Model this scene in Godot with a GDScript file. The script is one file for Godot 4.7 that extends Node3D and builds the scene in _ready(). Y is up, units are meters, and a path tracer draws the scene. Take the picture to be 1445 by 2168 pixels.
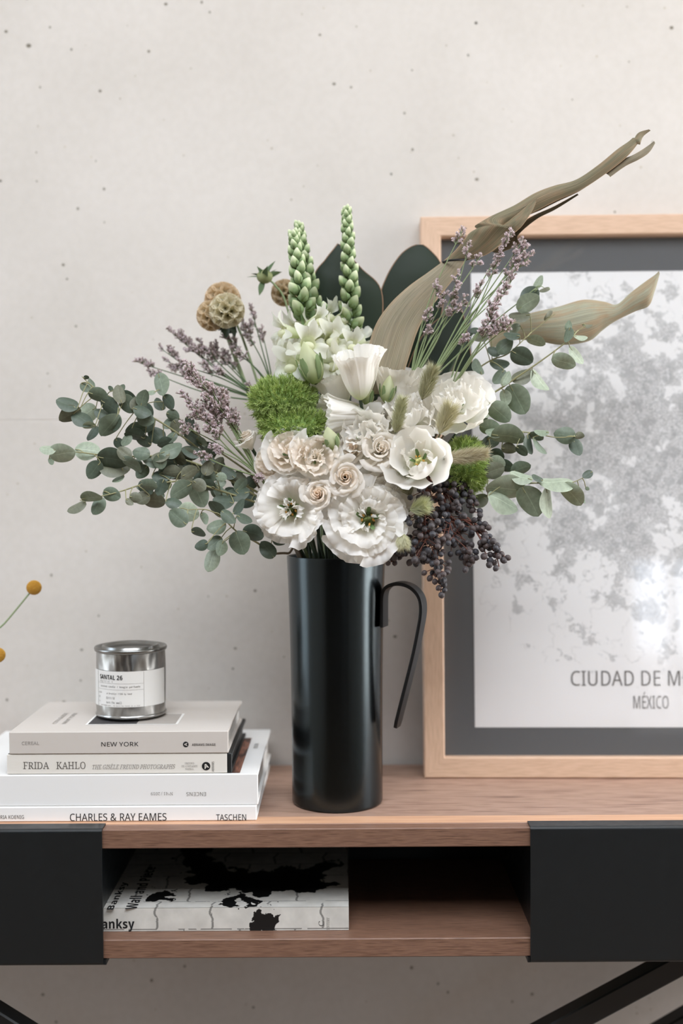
extends Node3D

const FP := 2420.0            # focal length in pixels of the 1445 x 2168 frame
var eye := Vector3(0, 0.3115, 1.012)
var view := Basis(Vector3.RIGHT, -0.0285) * Basis(Vector3.BACK, -0.0058)
var rng := RandomNumberGenerator.new()
var used := {}
var M := {}
var mouth := Vector3(-0.0055, 0.236, -0.088)   # centre of the jug's mouth
var jug := Vector3(-0.0055, 0, -0.088)

# ---------------------------------------------------------------- helpers
func at(px: float, py: float, z: float) -> Vector3:      # the point at depth z (world) seen at a pixel
	var d: Vector3 = view * Vector3((px - 722.5) / FP, (1084.0 - py) / FP, -1.0)
	return eye + d * ((z - eye.z) / d.z)

func inch(px: float, z: float) -> float:                 # a length in pixels at depth z, in metres
	return px * (eye.z - z) / FP

func numbered(n: String) -> String:
	used[n] = used.get(n, -1) + 1
	return n if used[n] == 0 else "%s_%03d" % [n, used[n]]

func thing(called: String, label: String, category: String, base := Vector3.ZERO, group := "") -> Node3D:
	var o := Node3D.new()
	o.name = numbered(called)
	o.position = base
	add_child(o)
	tag(o, label, category, group)
	return o

func tag(o: Node3D, label: String, category: String, group := "", kind := "") -> Node3D:
	if label: o.set_meta("label", label)
	if category: o.set_meta("category", category)
	if group: o.set_meta("group", group)
	if kind: o.set_meta("kind", kind)
	return o

# one named mesh; meshes are written in world places, so a part of a thing is set back by the thing's base
func obj(called: String, mesh: Mesh, m: Material, parent: Node3D = null, xf := Transform3D()) -> MeshInstance3D:
	var o := MeshInstance3D.new()
	o.mesh = mesh
	o.material_override = m
	o.transform = xf
	if parent == null:
		o.name = numbered(called)
		add_child(o)
	else:
		o.name = called
		if parent.get_parent() == self: o.transform = Transform3D(Basis(), -parent.position) * xf
		parent.add_child(o, true)
	return o

func many(called: String, mesh: Mesh, m: Material, parent: Node3D, places: Array, tints: Array = []) -> MultiMeshInstance3D:
	var mm := MultiMesh.new()
	mm.transform_format = MultiMesh.TRANSFORM_3D
	mm.use_colors = tints.size() > 0
	mm.mesh = mesh
	mm.instance_count = places.size()
	for k in places.size():
		mm.set_instance_transform(k, places[k])
		if tints.size(): mm.set_instance_color(k, tints[k])
	var o := MultiMeshInstance3D.new()
	o.name = called
	o.multimesh = mm
	o.material_override = m
	o.position = -parent.position
	o.set_meta("kind", "stuff")
	parent.add_child(o, true)
	return o

func mat(c: Color, rough := 0.8, extra := {}) -> StandardMaterial3D:
	var m := StandardMaterial3D.new()
	m.albedo_color = c
	m.roughness = rough
	for k in extra: m.set(k, extra[k])
	return m

func noise_tex(freq: float, colors: Array, size := 512, octaves := 4, kind := FastNoiseLite.TYPE_SIMPLEX_SMOOTH, sd := 1) -> NoiseTexture2D:
	var n := FastNoiseLite.new()
	n.noise_type = kind
	n.frequency = freq
	n.fractal_octaves = octaves
	n.seed = sd
	var t := NoiseTexture2D.new()
	t.width = size
	t.height = size
	t.seamless = true
	t.noise = n
	if colors.size():
		var g := Gradient.new()
		var offs := PackedFloat32Array()
		for k in colors.size(): offs.append(float(k) / (colors.size() - 1))
		g.offsets = offs
		g.colors = PackedColorArray(colors)
		t.color_ramp = g
	return t

func lin(r: float, g: float, b: float) -> Color:
	return Color(r, g, b).srgb_to_linear()

class MB:                      # collects surfaces into one mesh
	var v := PackedVector3Array()
	var n := PackedVector3Array()
	var uv := PackedVector2Array()
	var c := PackedColorArray()
	var i := PackedInt32Array()
	func grid(fn: Callable, nu: int, nv: int, tint = null, wrap := false):
		var s := v.size()
		var w := nv + 1
		for a in nu + 1:
			for b in w:
				var u := float(a) / nu
				var t := float(b) / nv
				v.append(fn.call(u, t))
				uv.append(Vector2(t, u))
				c.append(tint.call(u, t) if tint != null else Color.WHITE)
		var nn := PackedVector3Array()
		nn.resize(v.size() - s)
		for a in nu:
			for b in nv:
				var p := a * w + b
				for q in [[p, p + 1, p + w], [p + 1, p + w + 1, p + w]]:
					var k := (v[s + q[2]] - v[s + q[0]]).cross(v[s + q[1]] - v[s + q[0]])
					if k.length_squared() < 1e-26: continue
					for e in q: nn[e] += k
					i.append_array(PackedInt32Array([s + q[0], s + q[1], s + q[2]]))
		if wrap:
			for a in nu + 1:
				var k := nn[a * w] + nn[a * w + nv]
				nn[a * w] = k
				nn[a * w + nv] = k
		for k in nn.size():
			var l := nn[k].length()
			n.append(nn[k] / l if l > 1e-14 else Vector3.UP)
	func tube(p: PackedVector3Array, r0: float, r1: float, sides := 6, tint := Color.WHITE):
		var last := p.size() - 1
		var f: Array[Basis] = []
		var up := Vector3(0.31, 0.2, 0.93)
		for k in p.size():
			var d := (p[mini(k + 1, last)] - p[maxi(k - 1, 0)]).normalized()
			if d == Vector3.ZERO: d = Vector3.UP
			var x := d.cross(up)
			if x.length() < 0.01: x = d.cross(Vector3.RIGHT)
			x = x.normalized()
			up = x.cross(d).normalized()
			f.append(Basis(x, d, up))
		grid(func(u, t):
			var k := int(round(u * last))
			var a: float = t * TAU
			return p[k] + (f[k].x * cos(a) + f[k].z * sin(a)) * lerpf(r0, r1, u)
		, last, sides, func(_u, _t): return tint, true)
	func lathe(prof: Array, o: Vector3, sides := 48, tint = null):
		grid(func(u, t):
			var q: Vector2 = prof[int(round(u * (prof.size() - 1)))]
			return o + Vector3(q.x * cos(t * TAU), q.y, q.x * sin(t * TAU))
		, prof.size() - 1, sides, tint, true)
	func ball(o: Vector3, r: Vector3, nu := 10, nv := 14, b := Basis(), tint := Color.WHITE):
		grid(func(u, t):
			var a: float = t * TAU
			var e: float = (u - 0.5) * PI
			return o + b * (Vector3(cos(e) * cos(a), sin(e), cos(e) * sin(a)) * r)
		, nu, nv, func(_u, _t): return tint, true)
	func face(q: Array, mid: Vector3, uvs: Array = []):        # a flat convex face turned away from mid
		var k: Vector3 = (q[2] - q[0]).cross(q[1] - q[0])
		var cen := Vector3.ZERO
		for e in q: cen += e / q.size()
		if k.dot(cen - mid) < 0:
			q = q.duplicate()
			q.reverse()
			uvs = uvs.duplicate()
			uvs.reverse()
			k = -k
		var s := v.size()
		for e in q.size():
			v.append(q[e])
			n.append(k.normalized())
			uv.append(uvs[e] if uvs.size() else Vector2.ZERO)
			c.append(Color.WHITE)
		for e in range(1, q.size() - 1): i.append_array(PackedInt32Array([s, s + e, s + e + 1]))
	func box(lo: Vector3, hi: Vector3, bev := 0.0, xf := Transform3D()):
		var mid := xf * ((lo + hi) / 2)
		if bev <= 0:
			for ax in 3:
				for s in 2:
					var q := []
					for e in [[0, 0], [1, 0], [1, 1], [0, 1]]:
						var p := Vector3()
						p[ax] = hi[ax] if s else lo[ax]
						p[(ax + 1) % 3] = hi[(ax + 1) % 3] if e[0] else lo[(ax + 1) % 3]
						p[(ax + 2) % 3] = hi[(ax + 2) % 3] if e[1] else lo[(ax + 2) % 3]
						q.append(xf * p)
					face(q, mid)
			return
		var pt := func(sx, sy, sz, keep):       # the corner's point on the face across axis keep
			var sg := [sx, sy, sz]
			var p := Vector3()
			for ax in 3:
				p[ax] = hi[ax] - (0.0 if ax == keep else bev) if sg[ax] else lo[ax] + (0.0 if ax == keep else bev)
			return xf * p
		for ax in 3:
			var b := (ax + 1) % 3
			var d := (ax + 2) % 3
			for s in 2:
				var q := []
				for e in [[0, 0], [1, 0], [1, 1], [0, 1]]:
					var g := [0, 0, 0]
					g[ax] = s
					g[b] = e[0]
					g[d] = e[1]
					q.append(pt.call(g[0], g[1], g[2], ax))
				face(q, mid)
				for t in 2:                           # the edge along axis d
					var g := [0, 0, 0]
					g[ax] = s
					g[b] = t
					var h := g.duplicate()
					h[d] = 1
					face([pt.call(g[0], g[1], g[2], ax), pt.call(h[0], h[1], h[2], ax), pt.call(h[0], h[1], h[2], b), pt.call(g[0], g[1], g[2], b)], mid)
		for k in 8:
			var g := [k & 1, (k >> 1) & 1, (k >> 2) & 1]
			face([pt.call(g[0], g[1], g[2], 0), pt.call(g[0], g[1], g[2], 1), pt.call(g[0], g[1], g[2], 2)], mid)
	func extrude(poly: PackedVector2Array, x0: float, x1: float):   # a (z, y) outline drawn out along x
		var idx := Geometry2D.triangulate_polygon(poly)
		for x in [x0, x1]:
			for k in range(0, idx.size(), 3):
				var q := []
				for e in 3: q.append(Vector3(x, poly[idx[k + e]].y, poly[idx[k + e]].x))
				face(q, q[0] + Vector3(x0 + x1 - 2 * x, 0, 0))
		var cw := Geometry2D.is_polygon_clockwise(poly)
		for k in poly.size():
			var a := poly[k]
			var b := poly[(k + 1) % poly.size()]
			var out := Vector2(b.y - a.y, a.x - b.x) * (1.0 if not cw else -1.0)
			var q := [Vector3(x0, a.y, a.x), Vector3(x1, a.y, a.x), Vector3(x1, b.y, b.x), Vector3(x0, b.y, b.x)]
			var cen := Vector3((x0 + x1) / 2, (a.y + b.y) / 2, (a.x + b.x) / 2)
			face(q, cen + Vector3(0, out.y, out.x))
	func mesh() -> ArrayMesh:
		var a := []
		a.resize(Mesh.ARRAY_MAX)
		a[Mesh.ARRAY_VERTEX] = v
		a[Mesh.ARRAY_NORMAL] = n
		a[Mesh.ARRAY_TEX_UV] = uv
		a[Mesh.ARRAY_COLOR] = c
		a[Mesh.ARRAY_INDEX] = i
		var m := ArrayMesh.new()
		m.add_surface_from_arrays(Mesh.PRIMITIVE_TRIANGLES, a)
		return m

func boxm(lo: Vector3, hi: Vector3, bev := 0.0, xf := Transform3D()) -> ArrayMesh:
	var b := MB.new()
	b.box(lo, hi, bev, xf)
	return b.mesh()

func curve(p: Array, steps := 6) -> PackedVector3Array:         # a smooth line through the points
	var out := PackedVector3Array()
	for k in p.size() - 1:
		var a: Vector3 = p[maxi(k - 1, 0)]
		var b: Vector3 = p[k]
		var c: Vector3 = p[k + 1]
		var d: Vector3 = p[mini(k + 2, p.size() - 1)]
		for s in steps: out.append(b.cubic_interpolate(c, a, d, float(s) / steps))
	out.append(p[-1])
	return out

func tubem(p: PackedVector3Array, r0: float, r1: float, sides := 6) -> ArrayMesh:
	var b := MB.new()
	b.tube(p, r0, r1, sides)
	return b.mesh()

func aim(pos: Vector3, dir: Vector3, roll := 0.0, size := 1.0) -> Transform3D:   # y axis along dir
	var y := dir.normalized()
	var x := y.cross(Vector3.BACK if absf(y.z) < 0.9 else Vector3.UP).normalized()
	if absf(y.z) >= 0.9: x = Vector3.UP.cross(y).normalized()
	var b := Basis(x, y, x.cross(y))
	return Transform3D((b * Basis(Vector3.UP, roll)).scaled_local(Vector3.ONE * size), pos)

# lettering: TextMesh outlines fitted into a width and a height round the origin of xf; bend > 0 wraps them on a cylinder of that radius
func letters(text: String, font: String, weight: int, w: float, h: float, xf: Transform3D, m: Material, parent: Node3D, slant := 0.0, bend := 0.0) -> MeshInstance3D:
	var f := SystemFont.new()
	f.font_names = PackedStringArray([font])
	f.font_weight = weight
	var t := TextMesh.new()
	t.text = text
	t.font = f
	t.font_size = 48
	t.pixel_size = 0.01
	t.depth = 0.0
	t.curve_step = 4.0
	var a := t.get_mesh_arrays()
	var pv: PackedVector3Array = a[Mesh.ARRAY_VERTEX]
	var lo := Vector3.INF
	var hi := -Vector3.INF
	for p in pv:
		lo = lo.min(p)
		hi = hi.max(p)
	for k in pv.size():
		var p := (pv[k] - (lo + hi) / 2) / (hi - lo).max(Vector3.ONE * 1e-6)
		p = Vector3(p.x * w + p.y * h * slant, p.y * h, 0)
		if bend > 0: p = Vector3(bend * sin(p.x / bend), p.y, bend * cos(p.x / bend) - bend)
		pv[k] = p
	var b := ArrayMesh.new()
	a[Mesh.ARRAY_VERTEX] = pv
	a[Mesh.ARRAY_TANGENT] = null
	b.add_surface_from_arrays(Mesh.PRIMITIVE_TRIANGLES, a)
	return obj("lettering", b, m, parent, xf)

# lettering on an upright surface facing the camera at depth z, given by its rectangle in the photograph
func words_at(text: String, font: String, weight: int, x0: float, y0: float, x1: float, y1: float, z: float, m: Material, parent: Node3D, turn := 0.0, slant := 0.0):
	var p := at((x0 + x1) / 2, (y0 + y1) / 2, z)
	var w := inch(x1 - x0, z)
	var h := inch(y1 - y0, z)
	if absf(absf(turn) - PI / 2) < 0.1:
		var k := w
		w = h
		h = k
	letters(text, font, weight, w, h, Transform3D(Basis(Vector3.BACK, turn), p), m, parent, slant)

func quad(a: Vector3, b: Vector3, c: Vector3, d: Vector3, away := Vector3.ZERO) -> ArrayMesh:   # a, b, c, d from the top left clockwise
	var s := MB.new()
	s.face([a, b, c, d], (a + c) / 2 - away, [Vector2(0, 0), Vector2(1, 0), Vector2(1, 1), Vector2(0, 1)])
	return s.mesh()

# ---------------------------------------------------------------- setting
func _ready():
	var t0 := Time.get_ticks_msec()
	rng.seed = 7
	var cam := Camera3D.new()
	cam.name = "camera"
	cam.transform = Transform3D(view, eye)
	var lens := CameraAttributesPhysical.new()
	lens.frustum_focal_length = 12.0 * FP / 1084.0
	lens.exposure_aperture = 1.6
	lens.frustum_focus_distance = 1.035
	cam.attributes = lens
	add_child(cam)
	var env := Environment.new()
	env.background_mode = Environment.BG_SKY
	var sky := ProceduralSkyMaterial.new()
	sky.sky_top_color = Color(0.62, 0.74, 0.88)
	sky.sky_horizon_color = Color(0.86, 0.9, 0.95)
	sky.ground_bottom_color = Color(0.5, 0.5, 0.5)
	sky.ground_horizon_color = Color(0.7, 0.7, 0.7)
	sky.sky_energy_multiplier = 2.0
	env.sky = Sky.new()
	env.sky.sky_material = sky
	env.tonemap_mode = Environment.TONE_MAPPER_LINEAR
	env.tonemap_exposure = 0.94
	env.sdfgi_enabled = true
	env.ssao_enabled = true
	env.ssil_enabled = true
	var we := WorldEnvironment.new()
	we.name = "environment"
	we.environment = env
	add_child(we)
	# daylight that comes in by the windows
	daylight("skylight_daylight", Vector3(0.1, 1.88, 1.5), Vector3(0, -1, -0.001), Vector2(2.0, 1.3), 6.8, Color(1.0, 0.99, 0.975))
	daylight("window_daylight", Vector3(1.86, 0.7, 0.18), Vector3.LEFT, Vector2(0.72, 1.9), 4.2, Color(1.0, 0.99, 0.98))
	daylight("window_daylight", Vector3(-1.66, 0.65, 0.12), Vector3.RIGHT, Vector2(0.54, 1.7), 0.9, Color(0.95, 0.98, 1.0))
	materials()
	room()
	desk()
	framed_map()
	books()
	tin()
	jug_and_handle()
	bouquet()
	print("built in %d ms" % (Time.get_ticks_msec() - t0))

func daylight(n: String, p: Vector3, towards: Vector3, size: Vector2, energy: float, c: Color):
	var l := AreaLight3D.new()
	l.name = n
	l.area_size = size
	l.light_energy = energy
	l.light_color = c
	l.shadow_enabled = true
	l.area_range = 12.0
	l.area_attenuation = 2.0
	add_child(l, true)
	l.look_at_from_position(p, p + towards, Vector3.UP)

func wall_picture() -> ImageTexture:      # raw concrete: blotches, pits, rust specks; one metre wide, 1.3 m tall
	var w := 1300
	var h := 1690
	var n := FastNoiseLite.new()
	n.seed = 4
	n.frequency = 0.0035
	n.fractal_octaves = 5
	var big := n.get_seamless_image(w, h)
	n.seed = 9
	n.frequency = 0.06
	n.fractal_octaves = 2
	var fine := n.get_seamless_image(w, h)
	var bb := big.get_data()
	var fb := fine.get_data()
	var out := PackedByteArray()
	out.resize(w * h * 3)
	for k in w * h:
		var a := (bb[k] - 128) * 0.035 + (fb[k] - 128) * 0.02
		out[3 * k] = int(207 + a)
		out[3 * k + 1] = int(201 + a * 1.02)
		out[3 * k + 2] = int(194 + a * 1.12)
	var im := Image.create_from_data(w, h, false, Image.FORMAT_RGB8, out)
	rng.seed = 21
	for k in 300:
		var big_one := rng.randf() < 0.07
		var r := rng.randf_range(1.1, 2.0) if big_one else rng.randf_range(0.5, 1.1)
		var dark := rng.randf_range(0.35, 0.6) if big_one else rng.randf_range(0.72, 0.92)
		pit(im, rng.randf() * w, rng.randf() * h, r, dark)
	# the pits one can point at in the photograph
	for p in [[60, 96, 6], [314, 108, 4], [84, 184, 3], [164, 441, 4], [211, 192, 4], [706, 177, 4], [742, 184, 3], [855, 239, 3], [872, 316, 4], [1008, 379, 4], [871, 148, 2], [1420, 58, 5], [1298, 520, 3], [1300, 448, 3], [350, 8, 4], [426, 4, 4], [443, 25, 3],
			[676, 73, 3], [77, 383, 2], [76, 322, 2], [202, 340, 2], [133, 560, 4], [141, 590, 3], [220, 470, 2], [160, 690, 3], [100, 790, 2], [108, 1217, 4], [172, 1375, 3], [208, 1303, 3], [539, 1250, 4], [497, 1372, 3], [492, 1415, 3], [440, 1262, 2], [170, 1440, 3], [14, 1481, 4],
			[90, 2105, 4], [320, 2075, 5], [390, 2045, 4], [118, 2163, 4], [870, 2048, 5], [926, 2082, 4], [947, 2100, 4], [1125, 2104, 4], [1083, 2120, 3], [835, 1347, 4], [600, 1390, 2], [12, 66, 4], [105, 57, 3], [1380, 300, 3], [1210, 210, 2], [1330, 130, 2]]:
		var q := at(p[0], p[1], -0.234)
		pit(im, fposmod(q.x + 0.5, 1.0) * w, fposmod(-q.y / 1.3, 1.0) * h, p[2] * 0.42, 0.58)
	return ImageTexture.create_from_image(im)

func pit(im: Image, cx: float, cy: float, r: float, dark: float):
	var sq := rng.randf_range(0.7, 1.3)
	for y in range(int(cy - r - 2), int(cy + r + 3)):
		for x in range(int(cx - r - 2), int(cx + r + 3)):
			if x < 0 or y < 0 or x >= im.get_width() or y >= im.get_height(): continue
			var d := Vector2((x - cx) * sq, y - cy).length()
			var k := clampf(r + 0.7 - d, 0, 1)
			if k > 0:
				var c := im.get_pixel(x, y)
				im.set_pixel(x, y, c.lerp(Color(c.r * dark, c.g * dark * 0.97, c.b * dark * 0.9), k))

func materials():
	M.wall = mat(Color.WHITE, 0.9, {"albedo_texture": wall_picture(), "uv1_triplanar": true, "uv1_world_triplanar": true, "uv1_scale": Vector3(1, 1 / 1.3, 1), "uv1_offset": Vector3(0.5, 0, 0.5), "uv1_triplanar_sharpness": 8.0})
	M.room = mat(Color(0.66, 0.64, 0.61), 0.9)
	M.dim_wall = mat(Color(0.2, 0.19, 0.185), 0.9)
	M.ceiling = mat(Color(0.85, 0.84, 0.82), 0.9)
	M.floor = mat(Color(0.52, 0.43, 0.35), 0.6, {"albedo_texture": noise_tex(0.02, [Color(0.75, 0.75, 0.75), Color.WHITE]), "uv1_triplanar": true})
	M.pane = mat(Color(1, 1, 1, 0.04), 0.02, {"transparency": BaseMaterial3D.TRANSPARENCY_ALPHA})
	M.white_metal = mat(Color(0.85, 0.85, 0.84), 0.5)
	var walnut := [Color(0.42, 0.325, 0.275), Color(0.54, 0.425, 0.365), Color(0.63, 0.51, 0.445), Color(0.66, 0.54, 0.47), Color(0.57, 0.455, 0.39), Color(0.69, 0.575, 0.50)]
	var wt := noise_tex(0.022, walnut, 512, 5, FastNoiseLite.TYPE_SIMPLEX_SMOOTH, 3)
	M.walnut = mat(Color.WHITE, 0.5, {"albedo_texture": wt, "uv1_triplanar": true, "uv1_scale": Vector3(0.9, 11, 11), "uv1_triplanar_sharpness": 6.0})
	M.walnut_pale = mat(Color(1.0, 0.95, 0.9), 0.5, {"albedo_texture": noise_tex(0.02, [Color(0.72, 0.58, 0.49), Color(0.78, 0.64, 0.54), Color(0.82, 0.69, 0.585)], 512, 4), "uv1_triplanar": true, "uv1_scale": Vector3(0.8, 12, 12)})
	M.walnut_edge = mat(Color(0.86, 0.85, 0.84), 0.5, {"albedo_texture": noise_tex(0.03, [Color(0.30, 0.21, 0.17), Color(0.50, 0.37, 0.30), Color(0.60, 0.46, 0.38), Color(0.50, 0.37, 0.31), Color(0.66, 0.52, 0.43)], 512, 5, FastNoiseLite.TYPE_SIMPLEX_SMOOTH, 8), "uv1_triplanar": true, "uv1_scale": Vector3(1.4, 30, 30), "uv1_triplanar_sharpness": 6.0})
	M.oak = mat(Color.WHITE, 0.55, {"albedo_texture": noise_tex(0.03, [Color(0.75, 0.62, 0.515), Color(0.805, 0.675, 0.57), Color(0.845, 0.715, 0.615)], 512, 5, FastNoiseLite.TYPE_SIMPLEX_SMOOTH, 5), "uv1_triplanar": true, "uv1_scale": Vector3(2.5, 26, 26)})
	M.oak_up = M.oak.duplicate()
	M.oak_up.uv1_scale = Vector3(26, 2.5, 26)
	M.steel = mat(Color(0.07, 0.088, 0.097), 0.42, {"roughness_texture": noise_tex(0.02, [Color(0.8, 0.8, 0.8), Color.WHITE]), "uv1_triplanar": true, "uv1_scale": Vector3(6, 6, 6)})
	M.jug = mat(Color(0.24, 0.265, 0.275), 0.25, {"metallic": 1.0, "roughness_texture": noise_tex(0.03, [Color(0.85, 0.85, 0.85), Color.WHITE]), "uv1_triplanar": true, "uv1_scale": Vector3(8, 8, 8)})
	M.mat_board = mat(Color(0.27, 0.275, 0.28), 0.9)
	M.ink = mat(Color(0.06, 0.06, 0.065), 0.7)
	M.ink_soft = mat(Color(0.36, 0.34, 0.32), 0.8)
	M.ink_faint = mat(Color(0.55, 0.53, 0.51), 0.8)
	M.glass = mat(Color(1, 1, 1, 0.03), 0.03, {"transparency": BaseMaterial3D.TRANSPARENCY_ALPHA})
	M.tin = mat(Color(0.80, 0.80, 0.79), 0.3, {"metallic": 1.0, "albedo_texture": noise_tex(0.012, [Color(0.66, 0.65, 0.63), Color(0.9, 0.9, 0.9), Color(0.74, 0.73, 0.73)], 256), "heightmap_enabled": true, "heightmap_scale": 0.16, "heightmap_texture": noise_tex(0.014, [], 256, 2, FastNoiseLite.TYPE_SIMPLEX_SMOOTH, 6), "uv1_triplanar": true, "uv1_scale": Vector3(16, 7, 16)})
	M.label = mat(Color(0.86, 0.85, 0.83), 0.75)

func pierced(called: String, axis: int, where: float, thick: float, lo: Vector2, hi: Vector2, holes: Array, m: Material, label: String):
	# a wall across x (axis 0) or z (axis 2); the holes are rectangles (along, y), none overlapping in the along direction
	var b := MB.new()
	var put := func(a0, y0, a1, y1):
		if a1 - a0 < 1e-4 or y1 - y0 < 1e-4: return
		if axis == 0: b.box(Vector3(minf(where, where + thick), y0, a0), Vector3(maxf(where, where + thick), y1, a1))
		else: b.box(Vector3(a0, y0, minf(where, where + thick)), Vector3(a1, y1, maxf(where, where + thick)))
	var x := lo.x
	for h in holes:
		put.call(x, lo.y, h.position.x, hi.y)
		put.call(h.position.x, lo.y, h.end.x, h.position.y)
		put.call(h.position.x, h.end.y, h.end.x, hi.y)
		x = h.end.x
	put.call(x, lo.y, hi.x, hi.y)
	tag(obj(called, b.mesh(), m), label, "wall", "", "structure")

func window(n: int, axis: int, where: float, h: Rect2, bars: int, label: String):
	var p := func(a, y, d): return Vector3(where + d, y, a) if axis == 0 else Vector3(a, y, where + d)
	var o := thing("window_%d" % n, label, "window", p.call(h.get_center().x, h.position.y, 0.0))
	o.set_meta("kind", "structure")
	var f := MB.new()
	var t := 0.04
	for r in [Rect2(h.position, Vector2(t, h.size.y)), Rect2(h.end.x - t, h.position.y, t, h.size.y), Rect2(h.position.x + t, h.position.y, h.size.x - 2 * t, t), Rect2(h.position.x + t, h.end.y - t, h.size.x - 2 * t, t)]:
		f.box(p.call(r.position.x, r.position.y, -0.025), p.call(r.end.x, r.end.y, 0.025))
	obj("window_frame", f.mesh(), M.white_metal, o)
	for k in range(1, bars):
		var a := h.position.x + h.size.x * k / bars
		obj("glazing_bar", boxm(p.call(a - 0.015, h.position.y + t, -0.02), p.call(a + 0.015, h.end.y - t, 0.02)), M.white_metal, o)
	obj("pane", boxm(p.call(h.position.x + t, h.position.y + t, -0.002), p.call(h.end.x - t, h.end.y - t, 0.002)), M.pane, o)

func room():
	var lo := Vector3(-1.7, -0.745, -0.234)
	var hi := Vector3(1.9, 1.9, 3.4)
	# the back wall is cast in two lifts with a fine joint between them
	var jy := at(40, 890, lo.z).y
	var wb := thing("wall_back", "bare pale concrete wall with small pits and one level joint", "wall", Vector3(0, lo.y, lo.z - 0.1))
	wb.set_meta("kind", "structure")
	obj("panel", boxm(Vector3(lo.x - 0.2, jy + 0.0003, lo.z - 0.2), Vector3(hi.x + 0.2, hi.y, lo.z), 0.0004), M.wall, wb)
	obj("panel", boxm(Vector3(lo.x - 0.2, lo.y, lo.z - 0.2), Vector3(hi.x + 0.2, jy - 0.0003, lo.z), 0.0004), M.wall, wb)
	obj("joint", boxm(Vector3(lo.x - 0.2, jy - 0.0003, lo.z - 0.2), Vector3(hi.x + 0.2, jy + 0.0003, lo.z - 0.0004)), M.wall, wb)
	tag(obj("floor", boxm(Vector3(lo.x - 0.2, lo.y - 0.15, lo.z - 0.2), Vector3(hi.x + 0.2, lo.y, hi.z + 0.2)), M.floor), "grey brown floor of the room", "floor", "", "structure")
	var sky := Rect2(-0.95, 0.8, 2.1, 1.4)
	var cb := MB.new()
	var y0 := hi.y
	var y1 := hi.y + 0.15
	cb.box(Vector3(lo.x - 0.2, y0, lo.z - 0.2), Vector3(hi.x + 0.2, y1, sky.position.y))
	cb.box(Vector3(lo.x - 0.2, y0, sky.end.y), Vector3(hi.x + 0.2, y1, hi.z + 0.2))
	cb.box(Vector3(lo.x - 0.2, y0, sky.position.y), Vector3(sky.position.x, y1, sky.end.y))
	cb.box(Vector3(sky.end.x, y0, sky.position.y), Vector3(hi.x + 0.2, y1, sky.end.y))
	tag(obj("ceiling", cb.mesh(), M.ceiling), "white ceiling with a skylight in front of the desk", "ceiling", "", "structure")
	var r := Rect2(-0.22, -0.3, 0.8, 2.0)
	var l := Rect2(-0.19, -0.25, 0.62, 1.8)
	var c := Rect2(1.0, -0.2, 0.6, 0.75)
	pierced("wall_right", 0, hi.x, 0.2, Vector2(lo.z, lo.y), Vector2(hi.z, hi.y), [r], M.room, "pale wall with the large window")
	pierced("wall_left", 0, lo.x, -0.2, Vector2(lo.z, lo.y), Vector2(hi.z, hi.y), [l], M.room, "pale wall with the smaller window")
	pierced("wall_front", 2, hi.z, 0.2, Vector2(lo.x - 0.2, lo.y), Vector2(hi.x + 0.2, hi.y), [c], M.dim_wall, "wall behind the camera with one low window")
	window(1, 0, hi.x + 0.1, r, 3, "tall window beside the desk")
	window(2, 0, lo.x - 0.1, l, 2, "smaller window facing the large one")
	var sw := thing("window_3", "skylight in the ceiling in front of the desk", "window", Vector3(sky.get_center().x, hi.y, sky.get_center().y))
	sw.set_meta("kind", "structure")
	obj("pane", boxm(Vector3(sky.position.x, hi.y + 0.06, sky.position.y), Vector3(sky.end.x, hi.y + 0.064, sky.end.y)), M.pane, sw)
	for k in 3:
		var bx := sky.position.x + 0.02 + (sky.size.x - 0.04) * k / 2.0
		obj("glazing_bar", boxm(Vector3(bx - 0.02, hi.y + 0.03, sky.position.y), Vector3(bx + 0.02, hi.y + 0.09, sky.end.y)), M.white_metal, sw)
	window(4, 2, hi.z + 0.1, c, 3, "low window of three lights behind the camera")

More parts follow.
